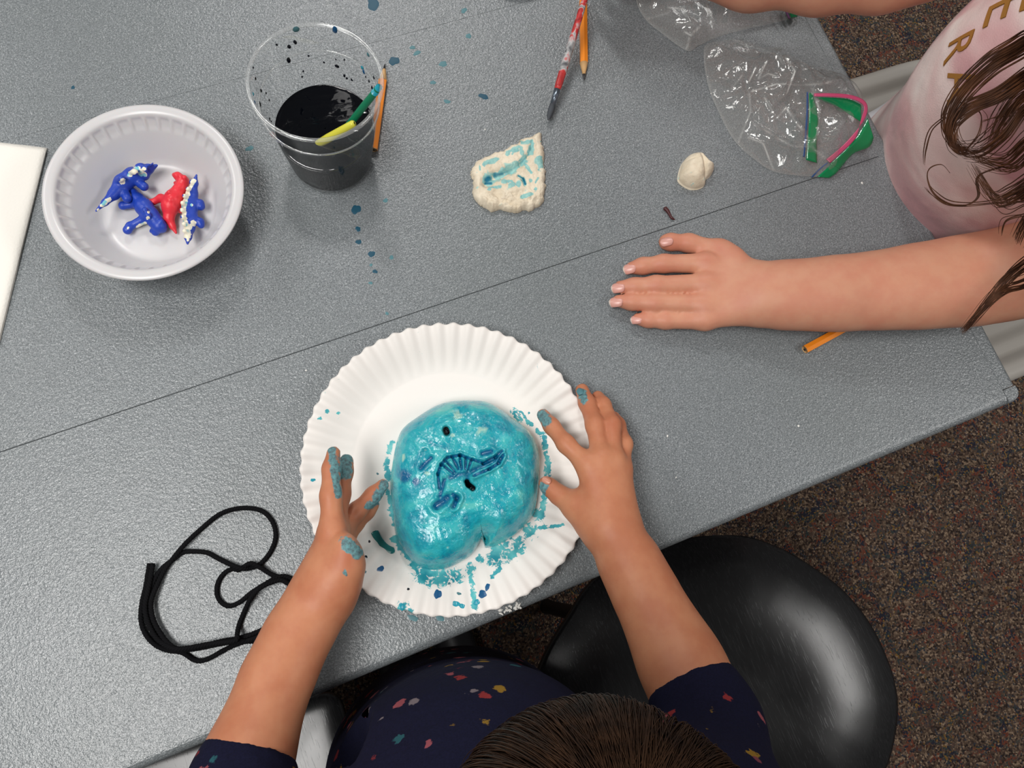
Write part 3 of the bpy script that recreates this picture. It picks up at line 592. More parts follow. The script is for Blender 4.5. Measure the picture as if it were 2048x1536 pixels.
V, Fc = lathe(prof, NB*14, bc, bowlf); bowl = mesh('foam_bowl', V, Fc, M['foam']); tag(bowl, 'white foam bowl with dimpled rim holding toy dinosaurs', 'bowl')

# ================================================================ TOY DINOSAURS
def dino(build, mat, paint, label, vox=.0007):
    F_ = Field(); F_.group(.003); build(F_); V, Q = polygonise(F_, vox); V = relax(V, Q, 1, .4); V[:, 2] = np.maximum(V[:, 2], T+.0037)
    d = disc_field(PX(V), paint, .5) if paint else np.zeros(len(V)); o = mesh('toy_dinosaur', V, Q, mat, attrs={'paint': d}); return tag(o, label, 'toy dinosaur', 'toy dinosaurs in the bowl')
def d1(F_):
    F_.chain(0, [(192, 422, 2.6, 2), (210, 405, 2.2, 6), (228, 388, 1.7, 11), (246, 366, 1.5, 17), (266, 352, 1.6, 17), (282, 346, 1.7, 13)], .0022)
    F_.chain(0, [(284, 344, 1.8, 14), (297, 338, 1.9, 10), (313, 331, 2.2, 3)], .0014); F_.blob(0, [(282, 338, 2.2, 12), (288, 350, 1.7, 11), (276, 334, 2.3, 5), (291, 340, 2.6, 4)], .0014)
    F_.chain(0, [(244, 370, 1.6, 9), (250, 388, 1.5, 8), (254, 397, 1.6, 9)], .0014); F_.chain(0, [(272, 356, 1.6, 8), (281, 368, 1.5, 8), (288, 373, 1.6, 9)], .0014)
    F_.chain(0, [(236, 362, 2.0, 7), (243, 357, 2.7, 6)], .0014); F_.chain(0, [(262, 342, 2.2, 7), (270, 344, 2.9, 6)], .0014); F_.chain(0, [(300, 334, 2.3, 3.5), (306, 326, 2.6, 1.5)], .002); F_.chain(0, [(292, 334, 2.5, 3.5), (300, 329, 3.0, 1.5)], .002)
dino(d1, M['dino_blue'], [(283, 346, 7), (275, 337, 6, 262, 348), (288, 338, 4), (245, 362, 6), (205, 410, 5, 218, 398), (196, 420, 3), (290, 350, 4), (258, 350, 4)], 'blue horned toy dinosaur with cream clay on its frill, tail up the bowl wall')
def d2(F_):
    F_.chain(0, [(268, 386, .9, 8), (276, 398, 1.0, 12), (288, 414, 1.1, 17), (302, 432, 1.15, 16), (312, 444, 1.15, 14), (320, 452, 1.1, 12)], .0022); F_.blob(0, [(318, 452, 1.15, 14), (311, 464, .9, 8), (326, 458, .9, 7), (304, 462, .8, 5), (322, 443, 1.6, 5)], .0014)
    F_.chain(0, [(276, 406, 1.0, 10), (258, 410, .9, 7), (246, 411, .9, 9)], .0014); F_.chain(0, [(292, 436, 1.0, 11), (274, 446, .9, 8), (260, 452, .9, 8), (255, 460, .9, 9)], .0014); F_.blob(0, [(296, 431, 2.0, 7), (290, 420, 2.1, 6)], .0014); F_.chain(0, [(268, 386, .9, 8), (262, 378, 1.0, 6)], .0014)
dino(d2, M['dino_blue'], [(276, 454, 4, 290, 446), (296, 436, 4), (256, 456, 2.5), (297, 424, 3)], 'plain blue toy dinosaur sprawled on the bowl floor left of the red one')
def d3(F_):
    F_.chain(0, [(352, 466, .7, 2.5), (345, 452, .8, 6), (338, 436, 1.0, 10), (341, 412, 1.3, 17), (348, 396, 1.4, 17), (358, 380, 1.5, 12), (366, 366, 1.6, 11)], .0022); F_.chain(0, [(366, 362, 1.6, 12), (355, 352, 1.5, 8), (349, 350, 1.4, 5)], .0014); F_.chain(0, [(366, 368, 1.3, 9), (357, 367, 1.2, 6), (351, 366, 1.1, 4)], .001); F_.blob(0, [(369, 355, 2.1, 5), (360, 352, 2.0, 4)], .0012); F_.chain(0, [(352, 384, 1.5, 5), (342, 381, 1.9, 3)], .001)
    F_.chain(0, [(336, 402, 1.3, 12), (322, 396, 1.1, 8), (306, 404, .9, 6), (296, 404, .9, 5), (292, 399, 1.0, 4)], .0014); F_.chain(0, [(346, 388, 1.8, 7), (338, 384, 2.2, 4)], .002); F_.chain(0, [(352, 410, 1.2, 10), (362, 420, .9, 7)], .0014); F_.blob(0, [(341, 400, 1.9, 8)], .0014)
dino(d3, M['dino_red'], [], 'red two-legged toy dinosaur lying in the bowl')
def d4(F_):
    F_.chain(0, [(393, 350, 2.6, 2), (389, 366, 2.2, 6), (384, 388, 1.6, 11), (380, 412, 1.4, 15), (380, 436, 1.4, 14), (379, 456, 1.5, 10), (376, 474, 1.8, 7), (375, 487, 2.1, 2.5)], .0022)
    F_.chain(0, [(388, 408, 1.4, 10), (400, 407, 1.4, 8), (402, 413, 1.4, 8)], .0014); F_.chain(0, [(388, 440, 1.4, 9), (400, 444, 1.3, 8), (402, 450, 1.3, 7)], .0014)
    for i, (x, y) in enumerate([(385, 366), (378, 380), (371, 394), (367, 408), (366, 422), (367, 436), (370, 450), (371, 464)]): F_.chain(0, [(x+6, y+1, 1.9, 6), (x-2, y-2, 2.4, 4.5)], .002)
dino(d4, M['dino_blue'], [(388, 362, 5, 374, 384), (374, 384, 7, 366, 410), (366, 410, 6, 368, 440), (368, 440, 8, 374, 470), (376, 480, 3), (386, 446, 7), (383, 410, 3), (381, 455, 5)], 'blue spiny-backed toy dinosaur caked in cream clay at the right of the bowl')

# ================================================================ CUP
cc = np.array([-.2263*math.cos(-AZ)-.2994*math.sin(-AZ), -.2263*math.sin(-AZ)+.2994*math.cos(-AZ), T])
CHt, CR0, CR1 = .1126, .0350, .0488
def cw(z): return CR0+(CR1-CR0)*z/CHt
outer = [(.0005, .004), (.026, .004), (.029, .0006), (.0335, 0.0), (CR0-.0003, .0012)]+[(cw(z), z) for z in np.linspace(.004, .080, 14)]+[(cw(.083)+.0004, .083), (cw(.085)+.0004, .086), (cw(.090), .092)]+[(cw(z)+.0003, z) for z in (.098, .104)]+[(cw(.107)+.0008, .107)]
rim = [(CR1+.0003+.0016*math.cos(a), CHt-.0017+.0017*math.sin(a)) for a in np.linspace(0, 2*math.pi, 12, endpoint=False)]
cup = empty('plastic_cup', cc, 'clear plastic cup half full of near-black paint water', 'cup')
V, Fc = lathe(outer, 128, cc); mesh('cup_wall', V, Fc, M['cup'], cup)
V, Fc = lathe(rim+[rim[0]], 128, cc); mesh('cup_rim', V, Fc, M['cup_rim'], cup)
V, Fc = lathe([(cw(.0845)+.0002, .0835), (cw(.0845)+.0013, .0845), (cw(.0845)+.0002, .0856), (cw(.0845)-.0003, .0845), (cw(.0845)+.0002, .0835)], 128, cc); mesh('stacking_ring', V, Fc, M['cup_rim'], cup)
ZL = .048; lq = [(.0005, .0046), (.0330, .0046)]+[(cw(z)-.0007, z) for z in np.linspace(.006, ZL, 10)]+[(cw(ZL)-.0014, ZL-.0005), (cw(ZL)-.003, ZL-.0009), (cw(ZL)-.0036, ZL-.0009), (cw(ZL)-.006, ZL-.0009), (.02, ZL-.0009), (.0005, ZL-.0009)]
V, Fc = lathe(lq, 96, cc); o = mesh('paint_water', V, Fc, None, cup, mats=[M['liquid'], M['liquid_body']], fmat=[1 if i//96 < 11 else 0 for i in range(len(Fc))]); o['label'] = 'near-black paint water'
def wall_drop(px, py, rpx, front=False, mt='ink', ry=None):
    """drop on the inside wall: intersect the viewing ray with the cone of the cup"""
    d = (px-1024)/FPX*CR-(py-768)/FPX*CU+CF; ts = np.linspace(.3, 1.1, 4001); P = CO+ts[:, None]*d; z = P[:, 2]-T; g = np.hypot(P[:, 0]-cc[0], P[:, 1]-cc[1])-(cw(z)-.0003); ok = (z > 0.0) & (z < CHt)
    ins = np.where((g[:-1] > 0) != (g[1:] > 0))[0]; ins = [i for i in ins if ok[i]]
    if not ins: return
    p = P[ins[0] if front else ins[-1]]; n = np.array([cc[0]-p[0], cc[1]-p[1], .0]); n /= np.linalg.norm(n); tz = np.array([0, 0, 1.]); tx = np.cross(n, tz); r_ = rpx*float((p-CO)@CF)/FPX; ry_ = (ry or rpx*1.25)*float((p-CO)@CF)/FPX*1.3
    a = np.arange(12)*2*math.pi/12; k = 1+.18*np.sin(2*a+px)
    ring = p+n*.0003+(np.cos(a)*r_*k)[:, None]*tx+(np.sin(a)*ry_*k)[:, None]*tz; V = np.vstack([ring, p+n*.0007+(ring-p)*.6, [p+n*.0011]])
    F = [(i, (i+1) % 12, 12+(i+1) % 12, 12+i) for i in range(12)]+[(12+i, 12+(i+1) % 12, 24) for i in range(12)]
    mesh('paint_drop', V, F, M[mt], cup)
for a in [(590, 84, 4), (578, 93, 4), (553, 89, 2.5), (577, 120, 5), (606, 142, 2), (604, 153, 2), (648, 124, 2), (674, 132, 4), (689, 119, 2), (689, 151, 3), (694, 156, 2.5), (704, 159, 2.5), (521, 181, 3.5), (519, 208, 4.5), (531, 186, 2), (537, 200, 2), (510, 157, 3), (505, 135, 2), (745, 175, 4), (739, 162, 3), (749, 155, 3), (538, 238, 3), (541, 243, 2), (617, 111, 2), (732, 153, 2), (672, 118, 1.5)]: wall_drop(*a)
for x, y, r_, mt in [(592, 58, 6, 'teal'), (670, 59, 6, 'blue_paint'), (737, 109, 4, 'teal'), (725, 135, 4, 'aqua'), (728, 143, 4, 'blue_paint'), (498, 127, 3, 'blue_paint'), (508, 205, 4, 'blue_paint'), (505, 188, 3, 'aqua')]: wall_drop(x, y, r_, False, mt)
for x, y, r_, ry in [(667, 312, 3, 6), (701, 310, 3, 4), (681, 342, 4, 10), (715, 283, 3, 3), (722, 272, 2, 2)]: wall_drop(x, y, r_, True, 'ink', ry)
def stick(name, A, B, r0, r1, mat, label, cat, group=None, tipmat=None):
    A, B = np.array(A), np.array(B); root = empty(name, B, label, cat, group); L = np.linalg.norm(A-B); d = (A-B)/L
    pts = [B+d*L*t for t in (0, .02, .35, .7, .96, .99, 1)]; V, Fc = tube(pts, [r1*.7, r1, r1*1.1, r0*1.1, r0, r0*.8, r0*.35], 14); mesh('handle', V, Fc, mat, root)
    if tipmat: V, Fc = tube([A-d*.010, A-d*.001, A+d*.0003], [r0*1.06, r0*.95, r0*.3], 14); mesh('painted_end', V, Fc, tipmat, root)
    return root
ga = U(760, 172, .108); gd = ga+(U(688, 262, .046)-ga)*1.45
stick('paint_brush', ga, gd, .0027, .0026, M['green'], 'green paint brush handle leaning out of the cup of paint water', 'brush', 'brushes in the cup', M['aqua'])
ya = U(709, 246, .072); yd = np.array([cc[0]-.034+.004, cc[1]-.010, T+.030])
yb = U(640, 286, .046)
stick('paint_brush', ya, ya+(yb-ya)*1.12, .0030, .0033, M['yellow'], 'yellow paint brush handle low inside the cup', 'brush', 'brushes in the cup')

# ================================================================ PENCILS
def pencil(tip, end, label, r=.0040, sharp=True):
    A, B = np.array(tip), np.array(end); L = np.linalg.norm(A-B); d = (A-B)/L; root = empty('golf_pencil', B*np.array([1, 1, 0])+np.array([0, 0, T]), label, 'pencil', 'short orange pencils')
    b1 = A-d*(.018 if sharp else .0001); V, Fc = tube([B, B+d*.0004, b1], [r*.94, r, r], 6, True, math.pi/6); mesh('barrel', V, Fc, M['pencil'], root, smooth=False)
    if sharp:
        V, Fc = tube([b1, A-d*.006], [r*.97, r*.34], 12); mesh('cut_wood', V, Fc, M['wood'], root); V, Fc = tube([A-d*.0062, A-d*.001, A], [r*.35, r*.10, r*.04], 10); mesh('lead_point', V, Fc, M['lead'], root)
    V, Fc = tube([B-d*.0004, B+d*.001], [r*.85, r*.85], 12); mesh('cut_end', V, Fc, M['wood'], root); V, Fc = tube([B-d*.0008, B+d*.001], [r*.32, r*.32], 10); mesh('lead_core', V, Fc, M['lead'], root)
zp = .0036
pencil(U(770, 127, zp), U(747, 299, zp), 'short orange pencil lying beside the cup, point towards the top')
a_ = U(1168, 160, zp); b_ = U(1166, -5, zp); d_ = (b_-a_)/np.linalg.norm(b_-a_); pencil(a_, a_+d_*.087, 'short orange pencil behind the red brush, point towards the clay slab')
a_ = U(1610, 699, zp); b_ = U(1704, 648, zp); d_ = (b_-a_)/np.linalg.norm(b_-a_); pencil(a_+d_*.087, a_, 'short orange pencil half hidden under the bare forearm')

# ================================================================ FOSSIL SLAB, CLAY LUMP, SCRAP
fs = [(1310, 235), (1340, 262), (1340, 370), (1380, 530), (1385, 740), (1405, 800), (1385, 980), (1410, 1020), (1390, 1090), (1370, 1240), (1300, 1320), (1170, 1380), (1080, 1370), (980, 1410), (850, 1390), (720, 1365), (620, 1390), (500, 1330), (440, 1290), (370, 1220), (320, 1110), (345, 1050), (330, 920), (305, 860), (330, 760), (400, 660), (560, 580), (640, 540), (740, 520), (900, 440), (1025, 385), (1040, 340), (1110, 320), (1200, 298)]
F3 = lambda x, y: (900+x/7.3125, 230+y/7.3125)
sol = catmull([U(*F3(x, y), .004)[:2] for x, y in fs], 5, True); sol = sol+.0007*np.random.default_rng(2).normal(0, 1, sol.shape)*.6; sc = U(*F3(930, 880), .004)
imp = [((540, 950), (560, 930), 11, .0042, 1.), ((520, 1000), (600, 1000), 5, .003, 1.), ((660, 870), (660, 890), 9, .0035, .8), ((660, 880), (760, 860), 8, .0032, .75), ((760, 860), (900, 800), 9, .0032, .55), ((900, 800), (1040, 700), 7.5, .0030, .5), ((1040, 700), (1140, 590), 5.5, .0025, .55), ((1140, 590), (1185, 480), 3.6, .002, .6), ((1185, 480), (1200, 380), 2.2, .0014, .5), ((1000, 890), (1070, 930), 3.2, .002, .8), ((1070, 930), (1100, 1010), 3.6, .003, 1.2), ((1120, 770), (1170, 830), 3, .0012, .5)]
def slab_h(XY, D):
    P3 = np.column_stack([XY, np.full(len(XY), T)]); Z = T+.0075*np.sqrt(np.clip(1-(1-np.clip(D/.0055, 0, 1))**2, 0, 1))+.0012*fbm(P3, 110, 4)*np.clip(D/.004, 0, 1); p = PX(np.column_stack([XY, Z]))
    lower = np.clip((p[:, 1]-372)/20, 0, 1); Z += .0020*lower*fbm(P3, 150, 4, 3.)*np.clip(D/.004, 0, 1)
    for a, b, w_, dp, st in imp: Z -= dp*np.exp(-(seg_dist(p, F3(*a), F3(*b))/w_)**2)
    return np.maximum(Z, T+.0006)
V, Fc, D = star_slab(sol, sc, 90, 360, slab_h, T+.0001); p = PX(V); pool = np.zeros(len(V))
for a, b, w_, dp, st in imp: pool = np.maximum(pool, st*np.exp(-(seg_dist(p, F3(*a), F3(*b))/(w_*.75))**2))
pat = [(500, 720, 40, 680, 650), (850, 560, 45, 1020, 490), (1050, 400, 28, 1190, 385), (1050, 550, 40), (1210, 420, 26, 1200, 560), (1310, 620, 60, 1320, 680), (1330, 760, 40, 1320, 800), (560, 1080, 28, 730, 1050), (900, 1010, 45, 1000, 1010), (780, 970, 30, 900, 970), (1290, 920, 14, 1250, 990), (1180, 960, 26), (1190, 1150, 30, 1050, 1200), (1250, 1100, 40), (430, 720, 16, 440, 800), (1330, 390, 14), (560, 950, 95), (700, 880, 75, 900, 800), (900, 800, 70, 1080, 660), (1080, 660, 40, 1190, 480), (1100, 720, 22, 1190, 840)]
pat = [(*F3(*q[:2]), q[2]/7.3125, *F3(*q[3:5])) if len(q) == 5 else (*F3(*q[:2]), q[2]/7.3125) for q in pat]
o = mesh('clay_slab', V, Fc, M['clay'], attrs=dict(paint=np.maximum(disc_field(p, pat, .45)*.78, np.clip(pool*1.6, 0, 1)), pool=pool)); tag(o, 'flat cream clay slab with a turquoise-painted dinosaur fossil imprint', 'clay slab')
lo2 = [(1385, 306), (1404, 306), (1416, 320), (1429, 332), (1426, 345), (1414, 356), (1411, 368), (1396, 374), (1378, 372), (1361, 360), (1359, 348), (1364, 328), (1373, 314)]
lol = catmull([U(x, y, .006)[:2] for x, y in lo2], 6, True); lc = U(1392, 341, .006)
def lump_h(XY, D):
    P3 = np.column_stack([XY, np.full(len(XY), T)]); p = PX(P3+[0, 0, .01]); Z = T+.017*np.sqrt(np.clip(1-(1-np.clip(D/.013, 0, 1))**2, 0, 1))+.0022*fbm(P3, 70, 3)*np.clip(D/.005, 0, 1)
    return Z-.003*np.exp(-(seg_dist(p, (1402, 312), (1412, 350))/4.)**2)-.0012*np.exp(-(seg_dist(p, (1370, 322), (1398, 318))/2.)**2)
V, Fc, D = star_slab(lol, lc, 50, 160, lump_h, T+.0001); o = mesh('clay_lump', V, Fc, M['clay'], attrs=dict(paint=np.zeros(len(V)), pool=np.zeros(len(V)))); tag(o, 'small unpainted lump of cream clay near the clear bag', 'clay lump')
pts = catmull([U(x, y, .0016) for x, y in [(1328, 415), (1334, 420), (1339, 428), (1343, 435), (1350, 439)]], 6); V, Fc = tube(pts, np.interp(np.linspace(0, 1, len(pts)), [0, .08, .3, .5, .8, 1], [.0008, .0021, .0019, .0013, .0013, .0004]), 8); V[:, 2] = np.maximum(T+.0001, V[:, 2]-.0003)
tag(mesh('crayon_scrap', V, Fc, M['scrap']), 'tiny dark red curved scrap on the table above the flat hand', 'scrap')

# ================================================================ YARN
yp = [[(299, 1128, .2), (296, 1145, .2), (291, 1175, .2), (284, 1205, .2), (282, 1240, .2), (291, 1268, .2), (311, 1290, .2), (337, 1301, .25), (362, 1302, .4), (400, 1293, .45), (445, 1282, .45), (470, 1278, .3), (505, 1268, .3), (540, 1252, .3), (565, 1240, .3), (590, 1215, .3), (588, 1180, .3), (568, 1158, .3), (545, 1150, .35), (520, 1135, .5), (500, 1127, .55), (478, 1140, .3), (466, 1138, .2), (449, 1146, .2), (436, 1165, .2), (434, 1188, .2), (443, 1205, .2), (459, 1212, .2), (480, 1204, .2), (502, 1186, .35), (527, 1170, .75), (552, 1156, .5), (570, 1153, .3), (588, 1162, .2), (602, 1190, .2), (597, 1225, .2), (575, 1255, .2), (545, 1274, .2), (510, 1282, .25), (474, 1283, .6), (440, 1288, .25), (395, 1297, .25), (360, 1299, .8), (338, 1288, .6), (318, 1262, .6), (305, 1234, .6), (302, 1205, .6), (310, 1180, .55), (328, 1142, .35), (345, 1118, .4), (372, 1086, .5), (402, 1058, .2), (437, 1030, .2), (470, 1018, .2), (505, 1017, .2), (530, 1026, .2), (547, 1048, .2), (551, 1076, .2), (540, 1105, .2), (520, 1128, .25), (500, 1136, .25), (478, 1136, .6), (440, 1119, .25), (415, 1106, .2), (390, 1103, .2), (366, 1105, .2), (348, 1118, .3), (325, 1136, .3), (310, 1158, .3), (300, 1188, .3), (296, 1220, .3), (302, 1252, .3), (322, 1280, .35), (345, 1300, .35), (366, 1306, .3), (385, 1318, .2), (400, 1322, .2), (420, 1316, .2), (445, 1302, .2), (470, 1290, .25), (500, 1280, .5), (540, 1266, .6), (560, 1255, .4), (545, 1262, .2)]]
yp.append([(306, 1128, .55), (302, 1150, .55), (296, 1180, .6), (290, 1215, .6), (296, 1245, .6), (312, 1275, .65), (335, 1292, .7), (360, 1298, 1.0), (420, 1288, .75), (470, 1281, 1.0), (474, 1270, .9), (478, 1250, .3), (490, 1220, .3), (502, 1196, .6), (520, 1176, .95), (540, 1166, .8), (562, 1160, .6), (580, 1170, .5)])
YRoot = empty('yarn', U(420, 1180), 'tangled black yarn looped on the table by the left arm', 'yarn')
for yi, path in enumerate(yp):
    P = catmull([U(x, y, z/100) for x, y, z in path], 22); seg = np.linalg.norm(np.diff(P, axis=0), axis=1); s = np.concatenate([[0], np.cumsum(seg)]); n = int(s[-1]/.0009); t = np.linspace(0, s[-1], n); P = np.column_stack([np.interp(t, s, P[:, i]) for i in range(3)])
    tan = np.gradient(P, axis=0); tan /= np.linalg.norm(tan, axis=1)[:, None]+1e-9; up = np.array([0, 0, 1.]); nn = np.cross(tan, up); nn /= np.linalg.norm(nn, axis=1)[:, None]+1e-9; bb = np.cross(nn, tan); parts = []
    for k in range(3):
        a = t/.0065*2*math.pi+k*2*math.pi/3; parts.append(tube(P+.00085*(np.cos(a)[:, None]*nn+np.sin(a)[:, None]*bb), .00115, 6))
    V, Fc = join(parts); V[:, 2] = np.maximum(V[:, 2], T+.0001); mesh('yarn_strand', V, Fc, M['yarn'], YRoot)

# ================================================================ PAPER TOWEL
def towel_part(c4, z, th, name, parent, seed):
    A, B, C_, D_ = [np.array(q) for q in c4]; n = 40; u = np.linspace(0, 1, n); V = []
    for k in range(2):
        for i in u:
            for j in u:
                q = (A*(1-i)+B*i)*(1-j)+(D_*(1-i)+C_*i)*j; e = min(i, 1-i, j, 1-j); zz = z+(th*(1 if k == 0 else 0))*min(1, (e/.012+.25)); V.append((q[0], q[1], T+zz+(.0006*mnoise.noise(Vector((i*5+seed, j*5, k))) if k == 0 else 0)))
    F = [f[::-1] for f in grid_faces(n, n).tolist()]+grid_faces(n, n, off=n*n).tolist(); per = [i*n for i in range(n)]+[(n-1)*n+j for j in range(1, n)]+[i*n+n-1 for i in range(n-2, -1, -1)]+list(range(n-2, 0, -1)); F += [(per[i], per[(i+1) % len(per)], per[(i+1) % len(per)]+n*n, per[i]+n*n) for i in range(len(per))]
    return mesh(name, V, F, M['towel'], parent)
tw = empty('paper_towel', U(-100, 480), 'folded white paper towel at the left edge beside the foam bowl', 'paper towel')
towel_part([U(-2, 694), U(95, 297), U(-250, 255), U(-340, 640)], .0003, .0018, 'lower_fold', tw, 1)
towel_part([U(-4, 690, .002), U(94, 297.5, .002), U(-250, 256, .002), U(-340, 640, .002)], .0024, .0022, 'upper_fold', tw, 4)

# ================================================================ ZIP BAGS
def crumple_bag(outline, seed, hmax, label, ridges=()):
    ol_ = catmull([U(x, y, .001)[:2] for x, y in outline], 4, True); c_ = ol_.mean(0); root = empty('zip_bag', (c_[0], c_[1], T), label, 'plastic bag')
    for k, nm in ((1, 'upper_film'), (0, 'lower_film')):
        def hf(XY, D):
            P3 = np.column_stack([XY, np.full(len(XY), seed*1.7+k)]); e = np.clip(D/.022, 0, 1)**.7
            rg = lambda sc, sd: 1-2*np.abs(np.array([mnoise.noise(Vector((p_[0]*sc+sd, p_[1]*sc, seed))) for p_ in XY]))
            h_ = (.50+.34*rg(24, 3.)+.22*rg(52, 9.))*hmax*(1 if k else .2)*e
            Z = T+.0007+k*.0005+np.maximum(h_, 0)
            if k:
                px2 = PX(np.column_stack([XY, Z]))
                for ln in ridges:
                    for a, b in zip(ln[:-1], ln[1:]): Z = np.maximum(Z, Z+.0042*np.exp(-seg_dist(px2, a, b)/4.5)*e)
            return Z
        V, Fc, D = star_slab(ol_, c_, 130 if k else 40, 260 if k else 140, hf, T+.0003)
        nt_ = 260 if k else 140; cre = np.zeros(len(V)-nt_)
        if k:
            px2 = PX(V[:-nt_]); rr2 = np.array([mnoise.noise(Vector((p_[0]*90, p_[1]*90, 2.))) for p_ in V[:-nt_]])
            for ln in ridges:
                for a, b in zip(ln[:-1], ln[1:]): cre = np.maximum(cre, np.exp(-(seg_dist(px2, a, b)/1.7)**2)*np.clip(.62+rr2, 0, 1))
            cre = np.maximum(cre, .35*np.exp(-(D[:len(cre)]/.0007)))
        mesh(nm, V[:-nt_], [f for f in Fc if max(f) < len(V)-nt_], M['film'], root, attrs={'crease': cre})
    return root
B4 = lambda L: [[(1260+x/3.938, y/3.938) for x, y in l] for l in L]
rid = B4([[(1080, 480), (1010, 620), (1090, 580), (1150, 600)], [(1180, 460), (1210, 520)], [(1230, 460), (1300, 560), (1230, 750)], [(940, 640), (990, 540)], [(800, 700), (880, 600)], [(940, 740), (950, 880), (900, 1000), (850, 1130)], [(1020, 1000), (1200, 1110), (1280, 1150), (1430, 1160), (1540, 1250)], [(1160, 930), (1230, 850), (1290, 940), (1400, 1080)], [(1060, 770), (1130, 890)], [(960, 720), (1160, 660), (1350, 670), (1500, 660), (1640, 640)], [(930, 1080), (1050, 1130), (1130, 1340)], [(1440, 700), (1490, 860), (1470, 1060), (1430, 1160)]])
rid2 = B4([[(300, 60), (420, 70), (460, 170)], [(360, 190), (500, 190)], [(430, 250), (480, 280), (545, 215)], [(440, 400), (470, 300)], [(130, 150), (300, 100)], [(600, 20), (650, 200)], [(880, 60), (1000, 150), (1200, 180)]])
b1 = crumple_bag([(1410, 91), (1438, 84), (1481, 80), (1524, 94), (1562, 97), (1576, 114), (1612, 128), (1646, 137), (1687, 157), (1718, 184), (1728, 215), (1722, 262), (1700, 300), (1681, 335), (1656, 352), (1605, 352), (1547, 343), (1508, 318), (1476, 290), (1455, 260), (1438, 226), (1422, 190), (1412, 152), (1408, 120)], 5, .024, 'clear zip bag with green and pink open mouth beside the child in pink', rid)
b2 = crumple_bag([(1262, -130), (1266, -60), (1272, 0), (1290, 38), (1325, 68), (1374, 102), (1396, 92), (1440, 72), (1500, 56), (1552, 45), (1582, 36), (1600, 20), (1600, -60), (1560, -140), (1440, -160), (1330, -150)], 11, .026, 'clear zip bag under the outstretched arm at the top edge', rid2)
def ribbon(name, pts, wdir, mat, parent, th=.0004):
    """pts: (x,y,z cm) along one edge; wdir: matching points along the other edge"""
    A = catmull([U(x, y, z/100) for x, y, z in pts], 8); B = catmull([U(x, y, z/100) for x, y, z in wdir], 8); n = len(A); W = 5; V = []
    for i in range(n):
        for j in range(W): V.append(A[i]+(B[i]-A[i])*j/(W-1))
    V = np.array(V); off = np.array([0, 0, th]); F = grid_faces(n, W).tolist()+[f[::-1] for f in grid_faces(n, W, off=n*W).tolist()]
    per = [i*W for i in range(n)]+[(n-1)*W+j for j in range(1, W)]+[i*W+W-1 for i in range(n-2, -1, -1)]+list(range(W-2, 0, -1)); F += [(per[(i+1) % len(per)], per[i], per[i]+n*W, per[(i+1) % len(per)]+n*W) for i in range(len(per))]
    return mesh(name, np.vstack([V+off, V]), F, mat, parent)
# mouth of the near bag: blue track + green band on one lip, pink track + green band on the other
ribbon('blue_track', [(1613, 184, 2.2), (1612, 230, 2.4), (1609, 275, 2.2), (1606, 314, 1.6)], [(1616, 184, 2.2), (1615.5, 230, 2.4), (1612.5, 275, 2.2), (1609, 314, 1.6)], M['bag_blue'], b1)
ribbon('green_band', [(1618, 186, 2.2), (1618, 230, 2.4), (1616, 275, 2.2), (1612, 320, 1.4)], [(1624, 186, 2.0), (1636, 230, 2.1), (1634, 280, 1.9), (1634, 326, 1.2)], M['bag_green'], b1)
ribbon('pink_track', [(1628, 187, 2.6), (1665, 187, 2.9), (1700, 190, 2.9), (1726, 200, 2.8), (1735, 216, 2.6), (1728, 240, 2.3), (1705, 270, 1.9), (1680, 296, 1.5), (1652, 319, 1.1)], [(1628, 193, 2.6), (1665, 194, 2.9), (1698, 197, 2.9), (1720, 205, 2.8), (1728, 217, 2.6), (1722, 238, 2.3), (1711, 276, 1.9), (1686, 302, 1.5), (1660, 326, 1.1)], M['bag_pink'], b1)
ribbon('green_band', [(1632, 195, 2.4), (1665, 196, 2.6), (1698, 199, 2.6), (1722, 210, 2.5)], [(1650, 204, 2.0), (1678, 215, 2.0), (1700, 230, 1.9), (1722, 244, 1.8)], M['bag_green'], b1)
ribbon('green_band', [(1735, 236, 2.2), (1716, 270, 1.9), (1690, 301, 1.5), (1660, 328, 1.0)], [(1747, 276, 1.6), (1738, 294, 1.2), (1706, 308, .9), (1678, 340, .5)], M['bag_green'], b1)
ribbon('green_band', [(1664, 327, 1.0), (1652, 338, .7), (1634, 354, .3)], [(1678, 340, .5), (1670, 348, .4), (1658, 356, .2)], M['bag_green'], b1)
ribbon('blue_track', [(1654, 325, .9), (1640, 336, .6), (1622, 354, .25)], [(1656, 326.5, .9), (1642, 338, .6), (1625, 355, .25)], M['bag_blue'], b1)
ribbon('green_band', [(1572, 0, 1.0), (1576, 14, 1.0), (1582, 36, .8)], [(1596, 0, .8), (1598, 14, .7), (1594, 34, .5)], M['bag_green'], b2)
ribbon('pink_track', [(1560, -5, 1.2), (1566, 14, 1.1), (1577, 38, .9)], [(1565, -5, 1.2), (1571, 14, 1.1), (1580, 37, .9)], plain('purple_zip_track', srgb(110, 60, 110), .3), b2)

